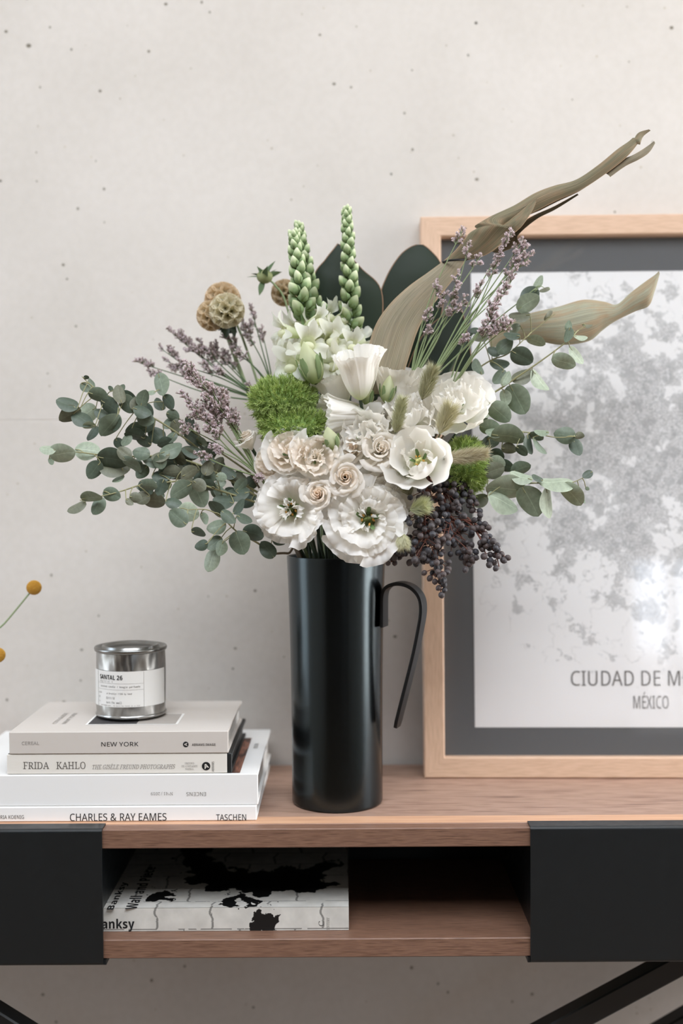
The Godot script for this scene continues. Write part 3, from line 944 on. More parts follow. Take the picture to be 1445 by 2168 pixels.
# ---------------------------------------------------------------- the bouquet
func plant_materials():
	M.petal = mat(Color.WHITE, 0.62, {"vertex_color_use_as_albedo": true, "backlight_enabled": true, "backlight": Color(1.0, 0.985, 0.95)})
	M.stem = mat(Color(0.30, 0.385, 0.24), 0.6)
	M.stem_pale = mat(Color(0.52, 0.58, 0.42), 0.6)
	M.stem_dark = mat(Color(0.17, 0.235, 0.155), 0.55)
	M.sepal = mat(Color(0.42, 0.52, 0.33), 0.6, {"backlight_enabled": true, "backlight": Color(0.25, 0.3, 0.15)})
	M.stamen = mat(Color(0.80, 0.60, 0.30), 0.9)
	M.pistil = mat(Color(0.33, 0.37, 0.16), 0.6)
	M.tinted = mat(Color.WHITE, 0.7, {"vertex_color_use_as_albedo": true, "backlight_enabled": true, "backlight": Color(0.35, 0.38, 0.25)})
	M.hair = mat(Color.WHITE, 0.8, {"vertex_color_use_as_albedo": true, "backlight_enabled": true, "backlight": Color(0.5, 0.5, 0.4)})
	M.twig = mat(Color(0.42, 0.25, 0.20), 0.7)
	M.branch = mat(Color(0.56, 0.55, 0.40), 0.65)
	M.branch_dark = mat(Color(0.40, 0.34, 0.27), 0.7)
	# eucalyptus: a waxy leaf with a pale midrib and faint side veins; a few tones of the same leaf
	var im := Image.create(96, 160, false, Image.FORMAT_RGB8)
	var n := FastNoiseLite.new()
	n.frequency = 0.03
	for y in 160:
		for x in 96:
			var u := y / 160.0
			var v := absf(x / 95.0 - 0.5) * 2
			var k := 0.86 + n.get_noise_2d(x, y) * 0.09
			if v < 0.035: k += 0.12
			var vein := fposmod(u * 9.0 - v * 2.4, 1.0)
			if vein < 0.08: k += 0.045
			if v > 0.95: k += 0.05
			im.set_pixel(x, y, Color(k, k, k * 0.985))
	var lt := ImageTexture.create_from_image(im)
	M.leaf = []
	for c in [Color(0.70, 0.745, 0.665), Color(0.60, 0.655, 0.575), Color(0.47, 0.525, 0.455), Color(0.35, 0.405, 0.35), Color(0.485, 0.495, 0.42)]:
		M.leaf.append(mat(c, 0.5, {"albedo_texture": lt, "backlight_enabled": true, "backlight": Color(0.28, 0.33, 0.22)}))
	M.dark_leaf = mat(Color(0.125, 0.165, 0.12), 0.5, {"metallic_specular": 0.3})
	M.dark_rib = mat(Color(0.52, 0.40, 0.30), 0.6)
	var vi := Image.create(256, 128, false, Image.FORMAT_RGB8)
	var vn := FastNoiseLite.new()
	vn.frequency = 0.012
	for y in 128:
		for x in 256:
			var k := 0.93 + 0.07 * sin((x + 6 * vn.get_noise_2d(x, y * 2)) * TAU / 9.0) + 0.14 * vn.get_noise_2d(x * 9, y * 1.5)
			if x < 5 or x > 250: k = 1.0
			k = clampf(k, 0, 1)
			vi.set_pixel(x, y, Color(k, k * 0.995, k * 0.98))
	var vt := ImageTexture.create_from_image(vi)
	M.dry = mat(Color(1.0, 0.99, 0.97), 0.75, {"vertex_color_use_as_albedo": true, "albedo_texture": vt, "heightmap_enabled": true, "heightmap_scale": 0.05, "heightmap_texture": vt})
	M.pale_heart = mat(Color(0.80, 0.80, 0.52), 0.7)
	M.berry = []
	for c in [Color(0.20, 0.195, 0.215), Color(0.235, 0.21, 0.215), Color(0.27, 0.225, 0.22)]:
		M.berry.append(mat(c, 0.55, {"rim_enabled": true, "rim": 0.5, "rim_tint": 0.3}))

# a petal wrapped round the flower's axis (y): prof is its outline from base to rim as (radius, height)
func petal(az: float, hw: float, prof: Array, amp: float, freq: float, spiral: float, root: Color, tip: Color, notch := 0.16, nu := 14, nv := 22) -> ArrayMesh:
	var ph := [rng.randf() * TAU, rng.randf() * TAU, rng.randf() * TAU, rng.randf() * TAU, rng.randf_range(0.92, 1.08)]
	var b := MB.new()
	var last := prof.size() - 1
	var ev := func(t: float) -> Vector2:
		var x := clampf(t, 0, 0.9999) * last
		var k := int(x)
		var p0: Vector2 = prof[maxi(k - 1, 0)]
		var p1: Vector2 = prof[k]
		var p2: Vector2 = prof[k + 1]
		var p3: Vector2 = prof[mini(k + 2, last)]
		return p1.cubic_interpolate(p2, p0, p3, x - k)
	b.grid(func(u, t):
		var v: float = t * 2 - 1
		var lim: float = 1 - notch * pow(absf(v), 3.5) - 0.03 * sin(v * freq * 2.1 + ph[0]) - 0.02 * sin(v * freq * 5.0 + ph[1])
		var q: float = u * lim
		var p: Vector2 = ev.call(q)
		var d: Vector2 = (ev.call(q + 0.03) - ev.call(q - 0.03)).normalized()
		var nn := Vector2(-d.y, d.x)
		var e: float = u * u
		var w: float = e * u * amp * (sin(v * freq + ph[2]) + 0.55 * sin(v * freq * 2.3 + ph[3])) + e * e * amp * 0.45 * sin(v * freq * 5.2 + ph[0]) + amp * 1.1 * e * (ph[4] - 1.0) * 8.0
		w += amp * 0.5 * u * sin(u * 4 + v * 2 + ph[1])
		p = p * ph[4] + nn * w
		var a: float = az + v * hw * (0.7 + 0.3 * u)
		var rr: float = p.x * (1 + spiral * v)
		return Vector3(cos(a) * rr, p.y, sin(a) * rr)
	, nu, nv, func(u, _t): return root.lerp(tip, smoothstep(0.05, 0.5, u)))
	return b.mesh()

func scaled(prof: Array, s: float) -> Array:
	return prof.map(func(p): return p * s)

func ring(o: Node3D, xf: Transform3D, n: int, start: float, hw: float, prof: Array, amp: float, freq: float, spiral: float, root: Color, tip: Color, notch := 0.16, vary := 0.1, nu := 14, nv := 22):
	for k in n:
		var f := 1 + rng.randf_range(-vary, vary)
		var lean := rng.randf_range(-vary, vary)
		var p := prof.map(func(q): return Vector2(q.x * f, q.y + lean * q.x))
		obj("petal", petal(start + TAU * k / n + rng.randf_range(-0.12, 0.12), hw, p, amp, freq, spiral, root, tip, notch, nu, nv), M.petal, o, xf)

func stem_of(o: Node3D, from: Vector3, dir: Vector3, r := 0.0017, m: Material = null, inward := 0.0):
	var off := Vector2(from.x - mouth.x, from.z - mouth.z)
	var e := off.limit_length(0.034) * rng.randf_range(0.55, 0.95)
	var m0 := mouth + Vector3(e.x, rng.randf_range(-0.004, 0.004), e.y)
	var back := from - dir.normalized() * minf(0.03, from.distance_to(m0) * 0.3)
	if inward > 0: back = from - dir.normalized() * 0.004 + Vector3(0, -0.006, -inward)
	var deep := Vector3(jug.x - e.x * 0.5, 0.09 + rng.randf() * 0.04, jug.z - e.y * 0.5)
	obj("stem", tubem(curve([from, back, m0, m0.lerp(deep, 0.4), deep], 7), r * 0.9, r, 7), m if m else M.stem_dark, o)

func sepals(o: Node3D, xf: Transform3D, s: float, n := 5, length := 1.0, base := -0.46):
	for k in n:
		obj("sepal", petal(TAU * k / n, 0.35, scaled([Vector2(0.05, base), Vector2(0.16, base + 0.1), Vector2(0.30, base + 0.3 * length), Vector2(0.42, base + 0.55 * length)], s), 0.01 * s, 2.0, 0.0, lin(0.36, 0.46, 0.28), lin(0.45, 0.55, 0.36), 0.9, 8, 6), M.tinted, o, xf)

var WHITE_ROOT := Color(0.87, 0.88, 0.72)
var WHITE_TIP := Color(0.97, 0.962, 0.95)

func open_flower(label: String, px: float, py: float, z: float, dir: Vector3, rpx: float, roll: float, heart := true, kind := 0, tint := Color(0.97, 0.962, 0.95)):
	# a ruffled white lisianthus seen into
	var c := at(px, py, z)
	var s := inch(rpx, z)
	var o := thing("lisianthus", label, "flower", c, "white ruffled blooms")
	var xf := aim(c, dir, roll)
	var amp := 0.062 * s
	if kind == 0 or kind == 4:
		var tight := 0.62 if kind == 4 else 1.0
		ring(o, xf, 6, 0.3, 0.70, scaled([Vector2(0.05, -0.46), Vector2(0.30, -0.42), Vector2(0.60, -0.30), Vector2(0.86, -0.20), Vector2(1.04, -0.16)], s), amp * 1.5, 5.2, 0.08, WHITE_ROOT, WHITE_TIP, 0.10, 0.13)
		ring(o, xf, 5, 0.0, 0.80, scaled([Vector2(0.04, -0.45), Vector2(0.32, -0.32), Vector2(0.58, -0.12), Vector2(0.78, 0.02), Vector2(0.92, 0.06)], s), amp * 1.7, 4.8, 0.10, WHITE_ROOT, WHITE_TIP, 0.10, 0.15)
		ring(o, xf, 3, 1.1, 0.66, scaled([Vector2(0.04, -0.44), Vector2(0.28, -0.30), Vector2(0.50, -0.08), Vector2(0.66, 0.10), Vector2(0.80, 0.12)], s), amp * 1.8, 4.8, 0.14, WHITE_ROOT, WHITE_TIP, 0.10, 0.16)
		ring(o, xf, 4, 0.5, 1.0, scaled([Vector2(0.04, -0.44), Vector2(0.26, -0.30), Vector2(0.44, -0.08), Vector2(0.60, 0.09), Vector2(0.76, 0.13)], s), amp * 1.4, 3.8, 0.12, WHITE_ROOT, WHITE_TIP, 0.14, 0.16)
		ring(o, xf, 3, 0.9, 0.95, scaled([Vector2(0.03, -0.42), Vector2(0.22 * tight, -0.26), Vector2(0.30 * tight, -0.04), Vector2(0.36 * tight, 0.12), Vector2(0.47 * tight, 0.19)], s), amp * 1.7, 3.4, 0.22, WHITE_ROOT, WHITE_TIP, 0.16, 0.16)
		ring(o, xf, 3, 2.1, 0.55, scaled([Vector2(0.03, -0.40), Vector2(0.18 * tight, -0.24), Vector2(0.25 * tight, -0.06), Vector2(0.27 * tight, 0.06), Vector2(0.23 * tight, 0.13)], s), amp * 1.6, 3.0, 0.3, WHITE_ROOT, WHITE_TIP, 0.25, 0.2)
	elif kind == 1:      # deep cup of broad smooth petals
		ring(o, xf, 3, 0.55, 1.0, scaled([Vector2(0.05, -0.6), Vector2(0.45, -0.5), Vector2(0.78, -0.2), Vector2(0.98, 0.16), Vector2(1.10, 0.32)], s), amp * 1.2, 2.4, 0.06, WHITE_ROOT, WHITE_TIP, 0.3, 0.14)
		ring(o, xf, 3, 1.6, 1.0, scaled([Vector2(0.05, -0.58), Vector2(0.42, -0.42), Vector2(0.66, -0.06), Vector2(0.76, 0.36), Vector2(0.74, 0.66)], s), amp * 1.2, 2.4, 0.08, WHITE_ROOT, WHITE_TIP, 0.3, 0.12)
		ring(o, xf, 4, 0.2, 0.75, scaled([Vector2(0.04, -0.55), Vector2(0.28, -0.40), Vector2(0.38, -0.1), Vector2(0.38, 0.16), Vector2(0.28, 0.28)], s), amp * 1.3, 3.2, 0.16, Color(0.86, 0.87, 0.56), WHITE_TIP, 0.22, 0.16)
	elif kind == 2:      # crowded, crumpled petals, no heart to be seen
		ring(o, xf, 5, 0.3, 0.86, scaled([Vector2(0.05, -0.5), Vector2(0.42, -0.42), Vector2(0.75, -0.2), Vector2(0.97, 0.02), Vector2(1.06, 0.06)], s), amp * 1.2, 4.2, 0.06, WHITE_ROOT, WHITE_TIP, 0.14, 0.14)
		ring(o, xf, 5, 0.0, 0.86, scaled([Vector2(0.05, -0.45), Vector2(0.36, -0.3), Vector2(0.62, -0.05), Vector2(0.76, 0.2), Vector2(0.86, 0.27)], s), amp * 1.4, 3.8, 0.09, WHITE_ROOT, tint, 0.14, 0.16)
		ring(o, xf, 4, 0.5, 0.95, scaled([Vector2(0.04, -0.4), Vector2(0.26, -0.2), Vector2(0.42, 0.08), Vector2(0.48, 0.30), Vector2(0.60, 0.38)], s), amp * 1.7, 3.4, 0.16, tint, tint, 0.14, 0.16)
		ring(o, xf, 3, 0.9, 1.1, scaled([Vector2(0.02, -0.35), Vector2(0.14, -0.1), Vector2(0.22, 0.14), Vector2(0.25, 0.34), Vector2(0.34, 0.43)], s), amp * 1.8, 2.8, 0.28, tint, tint, 0.14, 0.16)
		ring(o, xf, 3, 1.7, 1.1, scaled([Vector2(0.02, -0.2), Vector2(0.07, 0.0), Vector2(0.11, 0.2), Vector2(0.11, 0.36), Vector2(0.15, 0.42)], s), amp * 1.2, 2.4, 0.3, tint, tint, 0.14, 0.16)
	elif kind == 3:      # few very broad ruffled petals
		ring(o, xf, 4, 0.4, 1.0, scaled([Vector2(0.05, -0.6), Vector2(0.5, -0.5), Vector2(0.82, -0.22), Vector2(1.0, 0.1), Vector2(1.08, 0.24)], s), amp * 1.5, 4.6, 0.07, WHITE_ROOT, WHITE_TIP, 0.12, 0.14)
		ring(o, xf, 3, 1.2, 1.15, scaled([Vector2(0.05, -0.5), Vector2(0.42, -0.34), Vector2(0.68, 0.0), Vector2(0.80, 0.34), Vector2(0.84, 0.52)], s), amp * 1.7, 4.0, 0.12, WHITE_ROOT, WHITE_TIP, 0.12, 0.14)
		ring(o, xf, 3, 0.2, 1.1, scaled([Vector2(0.04, -0.4), Vector2(0.28, -0.2), Vector2(0.44, 0.12), Vector2(0.48, 0.42), Vector2(0.52, 0.58)], s), amp * 2.0, 3.2, 0.2, WHITE_TIP, WHITE_TIP, 0.14, 0.16)
		ring(o, xf, 3, 1.0, 1.1, scaled([Vector2(0.02, -0.3), Vector2(0.14, 0.0), Vector2(0.22, 0.26), Vector2(0.22, 0.46), Vector2(0.28, 0.58)], s), amp * 1.6, 2.8, 0.3, WHITE_TIP, WHITE_TIP, 0.14, 0.16)
	if heart:
		var p := MB.new()
		p.ball(Vector3(0, -0.30 * s, 0), Vector3(0.19, 0.10, 0.19) * s)
		p.ball(Vector3(0, -0.18 * s, 0), Vector3(0.065, 0.15, 0.065) * s)
		for k in 2: p.ball(Vector3(cos(k * 3.1) * 0.045, -0.05, sin(k * 3.1) * 0.045) * s, Vector3(0.06, 0.035, 0.045) * s, 6, 8)
		obj("pistil", p.mesh(), M.pale_heart if kind == 1 else M.pistil, o, xf)
		for k in 5:
			var a := k * TAU / 5 + rng.randf_range(0.0, 0.9)
			var st := MB.new()
			st.ball(Vector3(cos(a) * 0.14, -0.12 + rng.randf_range(-0.04, 0.05), sin(a) * 0.14) * s, Vector3(0.046, 0.028, 0.030) * s, 6, 8, Basis(Vector3.UP, rng.randf() * 3) * Basis(Vector3.RIGHT, rng.randf() * 1.5))
			obj("stamen", st.mesh(), M.stamen, o, xf)
	sepals(o, xf, s * 0.7)
	stem_of(o, c - dir.normalized() * s * 0.44, dir)

func cup_flower(label: String, px: float, py: float, z: float, dir: Vector3, wpx: float, lpx: float, roll: float):
	# a white trumpet seen from the side; px, py is its base
	var c := at(px, py, z)
	var r := inch(wpx, z) / 2
	var l := inch(lpx, z)
	var o := thing("lisianthus", label, "flower", c, "white ruffled blooms")
	var xf := aim(c, dir, roll)
	for layer in 2:
		var f := 1.0 - 0.14 * layer
		ring(o, xf, 5, layer * 0.6, 0.80, [Vector2(0.10 * r, 0), Vector2(0.36 * r * f, 0.12 * l), Vector2(0.60 * r * f, 0.40 * l), Vector2(0.76 * r * f, 0.72 * l), Vector2(1.0 * r * f, 0.96 * l)], 0.075 * r, 3.6, 0.07, Color(0.72, 0.78, 0.48), WHITE_TIP, 0.1, 0.07)
	sepals(o, xf, r * 0.95, 5, 1.5, 0.0)
	stem_of(o, c, dir)

func rose(label: String, px: float, py: float, z: float, dir: Vector3, rpx: float, roll: float, blush: float, layers := 24, tall := 1.0, group := "blush white spray roses"):
	var c := at(px, py, z)
	var s := inch(rpx, z)
	var o := thing("rose", label, "flower", c, group)
	var xf := aim(c, dir, roll)
	var outer := Color(0.95, 0.92, 0.88)
	var inner := Color(0.95, 0.82, 0.70).lerp(outer, 1 - blush)
	for k in layers:
		var t := float(k) / (layers - 1)
		var r := s * (0.06 + 0.74 * pow(t, 1.05))
		var top := s * (0.34 - 0.40 * pow(t, 1.8)) + rng.randf_range(-0.015, 0.015) * s
		var curl := 0.10 + 0.22 * t
		var low := s * -0.75 * tall
		var prof := [Vector2(0.10 * s, low), Vector2(r * 0.70, low * 0.55), Vector2(r * 0.92, lerpf(low, top, 0.70)), Vector2(r * 1.0, top - 0.06 * s), Vector2(r * (1.0 + curl * 0.6), top), Vector2(r * (1.0 + curl) + 0.02 * s, top - 0.05 * s * t)]
		var tone := inner.lerp(outer, smoothstep(0.1, 0.75, t))
		obj("petal", petal(k * 2.3999, lerpf(1.25, 0.80, t), prof, s * lerpf(0.012, 0.06, t), lerpf(1.6, 3.0, t), 0.13, tone, tone, 0.18, 11, 16), M.petal, o, xf)
	sepals(o, xf, s * 0.8, 5, 1.0, -0.95 * tall)
	stem_of(o, c - dir.normalized() * s * 0.74 * tall, dir)

func bud(label: String, px: float, py: float, z: float, dir: Vector3, lpx: float, fat := 0.27, group := "pale green buds"):
	# a closed bud; px, py is its base
	var c := at(px, py, z)
	var l := inch(lpx, z)
	var o := thing("flower_bud", label, "flower bud", c, group)
	var xf := aim(c, dir, 0.4)
	var b := MB.new()
	b.grid(func(u, t):
		var a: float = t * TAU
		var r: float = l * fat * pow(sin(PI * pow(u * 0.97 + 0.03, 0.72)), 0.8) * (1 + 0.10 * sin(a * 3 + u * 3.5))
		return Vector3(cos(a) * r, u * l, sin(a) * r)
	, 20, 30, func(u, _t): return Color(0.42, 0.52, 0.22).lerp(Color(0.72, 0.76, 0.52), smoothstep(0.0, 0.55, u)), true)
	obj("closed_petals", b.mesh(), M.petal, o, xf)
	for k in 5:
		obj("sepal", petal(TAU * k / 5, 0.42, [Vector2(0.03 * l, -0.02 * l), Vector2(l * fat * 0.8, 0.14 * l), Vector2(l * fat * 1.12, 0.36 * l), Vector2(l * fat * 1.2, 0.62 * l)], 0.01 * l, 2.0, 0.0, lin(0.38, 0.48, 0.28), lin(0.50, 0.58, 0.40), 0.9, 8, 6), M.tinted, o, xf)
	stem_of(o, c, dir, 0.0014, null, 0.03)

func dianthus(label: String, px: float, py: float, z: float, rx: float, ry: float, rz: float, dir: Vector3):
	# a ball of fine green filaments
	var c := at(px, py, z)
	var r := Vector3(inch(rx, z), inch(ry, z), rz)
	var o := thing("green_dianthus", label, "flower", c, "green tufted balls")
	var core := MB.new()
	core.ball(c, r * 0.72, 14, 20)
	obj("core", core.mesh(), mat(Color(0.50, 0.60, 0.32), 0.9), o)
	var tuft := MB.new()          # a stalk with fine needles
	var needle := func(a: Vector3, d: Vector3, l: float, w: float):
		var x := d.cross(Vector3(0.3, 0.5, 0.8)).normalized() * w
		var y := d.cross(x).normalized() * w
		var tip := a + d * l
		var mid := a + d * l * 0.5
		for q in [[a - x, mid - x * 0.8, a + x], [a + x, mid - x * 0.8, mid + x * 0.8], [mid - x * 0.8, tip, mid + x * 0.8], [a - y, mid - y * 0.8, a + y], [a + y, mid - y * 0.8, mid + y * 0.8], [mid - y * 0.8, tip, mid + y * 0.8]]: tuft.face(q, q[0] - x.cross(y) - d * 0.01)
	needle.call(Vector3.ZERO, Vector3.UP, 1.0, 0.045)
	for k in 11:
		var h := 0.25 + 0.7 * k / 11.0
		var a := k * 2.4
		needle.call(Vector3(0, h * 0.85, 0), Vector3(cos(a) * 0.55, 0.9, sin(a) * 0.55).normalized(), 0.44, 0.032)
	var tm := tuft.mesh()
	var places := []
	var tints := []
	var count := 430
	for k in count:
		var y := 1 - 2 * (k + 0.5) / count
		var a := k * 2.39996
		var d := Vector3(sqrt(1 - y * y) * cos(a), y, sqrt(1 - y * y) * sin(a))
		var p := c + d * r * 0.66
		var nrm := (d / r).normalized()
		nrm = (nrm + Vector3(rng.randfn(0, 0.16), rng.randfn(0.1, 0.16), rng.randfn(0, 0.16)) + dir * 0.25).normalized()
		var l := minf(minf(r.x, r.y), 0.03) * rng.randf_range(0.42, 0.66)
		places.append(aim(p, nrm, rng.randf() * TAU, l))
		var g := rng.randf()
		tints.append(lin(0.62, 0.71, 0.41).lerp(lin(0.80, 0.86, 0.58), g))
	many("filaments", tm, M.hair, o, places, tints)
	stem_of(o, c - dir.normalized() * r.y * 0.6, dir)

func bunny_tail(label: String, px: float, py: float, z: float, dir: Vector3, lpx: float, wpx: float, tone: Color):
	# px, py: base of the head
	var c := at(px, py, z)
	var l := inch(lpx, z)
	var r := inch(wpx, z) / 2
	var o := thing("bunny_tail_grass", label, "grass head", c, "fluffy grass heads")
	var xf := aim(c, dir)
	var b := MB.new()
	b.ball(Vector3(0, l * 0.5, 0), Vector3(r * 0.42, l * 0.5, r * 0.42), 12, 12)
	obj("head", b.mesh(), mat(tone.linear_to_srgb().darkened(0.12), 0.95), o, xf)
	var h := MB.new()
	var w := Vector3(0.022, 0, 0)
	var q := Vector3(0, 0, 0.022)
	for e in [w, q]: h.face([-e, Vector3(0, 1, 0), e], Vector3(0, 0.3, 0) - w.cross(q) * 50 - (q + w))
	var places := []
	var tints := []
	for k in 1500:
		var t := rng.randf()
		var a := rng.randf() * TAU
		var f := sqrt(maxf(0, 1 - pow(2 * t - 1, 2)))
		var p := Vector3(cos(a) * r * 0.38 * f, t * l, sin(a) * r * 0.38 * f)
		var d := Vector3(cos(a) * 0.8, 1.15, sin(a) * 0.8) + Vector3(rng.randfn(0, 0.2), 0, rng.randfn(0, 0.2))
		places.append(xf * aim(p, d, rng.randf() * TAU, r * rng.randf_range(0.75, 1.6)))
		tints.append(tone.lerp(Color(0.85, 0.82, 0.66), rng.randf() * 0.75))
	many("hairs", h.mesh(), M.hair, o, places, tints)
	stem_of(o, c, dir, 0.0008, M.stem_pale, 0.05)

func scabiosa(label: String, px: float, py: float, z: float, rpx: float, dir: Vector3, tone: Color):
	# a round seed head of papery cups
	var c := at(px, py, z)
	var s := inch(rpx, z)
	var o := thing("scabiosa_pod", label, "seed head", c, "papery round seed heads")
	var core := MB.new()
	core.ball(c, Vector3.ONE * s * 0.62, 10, 14)
	obj("core", core.mesh(), mat(Color(0.58, 0.54, 0.38), 0.9), o)
	var cup := MB.new()
	cup.grid(func(u, t):
		var a: float = t * TAU
		var r: float = 0.03 + 0.33 * pow(u, 0.85) * (1 + 0.07 * u * cos(a * 12))
		return Vector3(cos(a) * r, 0.02 + 0.42 * pow(u, 1.3), sin(a) * r)
	, 5, 24, func(u, _t): return tone.lerp(Color(tone.r * 0.75, tone.g * 0.8, tone.b * 0.6), pow(1 - u, 2.0) * 0.8), true)
	var cm := cup.mesh()
	var star := MB.new()
	for k in 5:
		var a := k * TAU / 5
		star.face([Vector3(cos(a + 1) * 0.03, 0.06, sin(a + 1) * 0.03), Vector3(cos(a) * 0.15, 0.30, sin(a) * 0.15), Vector3(cos(a - 1) * 0.03, 0.06, sin(a - 1) * 0.03)], Vector3.ZERO)
	var sm := star.mesh()
	var dark := mat(Color(0.17, 0.17, 0.10), 0.8)
	var n := 42
	for k in n:
		var y := 1 - 2 * (k + 0.5) / n
		var a := k * 2.39996
		var d := Vector3(sqrt(1 - y * y) * cos(a), y, sqrt(1 - y * y) * sin(a))
		if d.dot(dir.normalized()) < -0.72: continue
		var xf := aim(c + d * s * 0.58, d, rng.randf() * TAU, s)
		var e := obj("papery_cup", cm, M.petal, o, xf)
		var st := MeshInstance3D.new()
		st.name = "star"
		st.mesh = sm
		st.material_override = dark
		e.add_child(st, true)
	for k in 7:
		var a := k * TAU / 7
		var b := aim(c - dir.normalized() * s * 0.75, -dir + Vector3(cos(a) * 0.5, -0.15, sin(a) * 0.5), a)
		obj("bract", leaf_mesh(0.24, 0.3, 0.0, 0.3), M.stem_dark, o, b * Transform3D(Basis(Vector3(0, 1, 0), Vector3(1, 0, 0), Vector3(0, 0, -1)).scaled_local(Vector3(s * 1.1, s * 1.1, s * 1.1)), Vector3.ZERO))
	stem_of(o, c - dir.normalized() * s * 0.6, dir, 0.0014, M.stem_pale)

# a leaf along x from 0 to 1, half width w in z, bent and folded; normal along y
func leaf_mesh(w: float, bend: float, fold: float, point := 0.0, wave := 0.0) -> ArrayMesh:
	var b := MB.new()
	b.grid(func(u, t):
		var v: float = t * 2 - 1
		var s: float = pow(sin(PI * pow(u * 0.985 + 0.015, 0.86)), lerpf(0.50, 1.1, point))
		var z: float = v * w * s
		var y: float = bend * (u * u - u) + fold * absf(z) - 0.25 * z * z / maxf(w, 0.01) + wave * sin(u * 7 + v) * 0.03
		return Vector3(u, y, z)
	, 16, 8)
	return b.mesh()

var leaf_meshes := []

func branch(label: String, pts: Array, r: float, leaves: Array, crop: Vector4, m: Material, extra := 0, group := "eucalyptus branches"):
	# pts: the stem as (x, y, world z) and leaves as [x, y, length, width, angle, tone], all in the pixels of a crop of the photograph: crop = left, top, scale
	var line := []
	for p in pts: line.append(at(crop.x + p.x / crop.z, crop.y + p.y / crop.z, p.z))
	var o := thing("eucalyptus_branch", label, "foliage", line[0], group)
	var all := curve(line, 8)
	if true:
		var e := Vector2(line[0].x - mouth.x, line[0].z - mouth.z).limit_length(0.036)
		var m0 := mouth + Vector3(e.x, 0, e.y)
		var rest := [line[-1], line[0], line[0].lerp(m0, 0.5) + Vector3(0, 0.003, 0), m0, Vector3(jug.x - e.x * 0.4, 0.1, jug.z - e.y * 0.4)]
		rest.remove_at(0)
		obj("stem", tubem(curve(rest, 7), r, r * 1.1, 6), M.branch_dark, o)
	obj("stem", tubem(all, r, r * 0.35, 6), m, o)
	var pet := MB.new()
	leaves = leaves.duplicate()
	for k in extra:          # more of the same leaves on the crowded inner half
		var f := rng.randf_range(0.05, 0.6) * (pts.size() - 1)
		var q: Vector3 = pts[int(f)].lerp(pts[int(f) + 1], f - int(f))
		leaves.append([q.x + rng.randf_range(-70, 70), q.y + rng.randf_range(-70, 70), rng.randf_range(75, 115), rng.randf_range(45, 85), rng.randf_range(-80, 80), 2 + rng.randi() % 3])
	for l in leaves:
		var z0 := 0.0
		var c0 := at(crop.x + l[0] / crop.z, crop.y + l[1] / crop.z, line[line.size() / 2].z)
		var best := 1e9
		var near := Vector3.ZERO
		for p in all:
			var d := Vector2(p.x - c0.x, p.y - c0.y).length()
			if d < best:
				best = d
				near = p
		z0 = near.z + rng.randf_range(-0.012, 0.016)
		var c := at(crop.x + l[0] / crop.z, crop.y + l[1] / crop.z, z0)
		var ln := inch(l[2] / crop.z, z0) * 1.05
		var wd := inch(l[3] / crop.z, z0)
		var a := deg_to_rad(l[4])
		var d := view * Vector3(cos(a), -sin(a), 0)
		if (c - d * ln / 2).distance_to(near) > (c + d * ln / 2).distance_to(near): d = -d
		var tilt := rng.randf_range(-0.3, 0.3)
		var x := (d + view.z * tilt).normalized()
		var ratio := clampf(wd / (ln * 0.80), 0.12, 1.25)
		var nrm: Vector3 = (view.z - x * view.z.dot(x)).normalized()
		var roll := acos(minf(ratio, 1.0)) * (1.0 if rng.randf() < 0.7 else -1.0)
		nrm = nrm.rotated(x, roll * 0.8)
		var w := ln * 0.80 if ratio < 1.0 else wd
		var bs := Basis(x * ln * sqrt(1 + tilt * tilt), nrm * ln, x.cross(nrm) * w)
		var tone: Material = M.leaf[int(l[5])]
		obj("leaf", leaf_meshes[rng.randi() % leaf_meshes.size()], tone, o, Transform3D(bs, c - bs.x / 2))
		var s := c - bs.x / 2 * 0.96
		var k := near.lerp(s, 0.5) + Vector3(0, 0.001, 0.001)
		pet.tube(curve([near, k, s, c - bs.x * 0.3 + nrm * ln * 0.004], 3), 0.0005, 0.0004, 5)
	if leaves.size(): obj("leafstalks", pet.mesh(), m, o).set_meta("kind", "stuff")

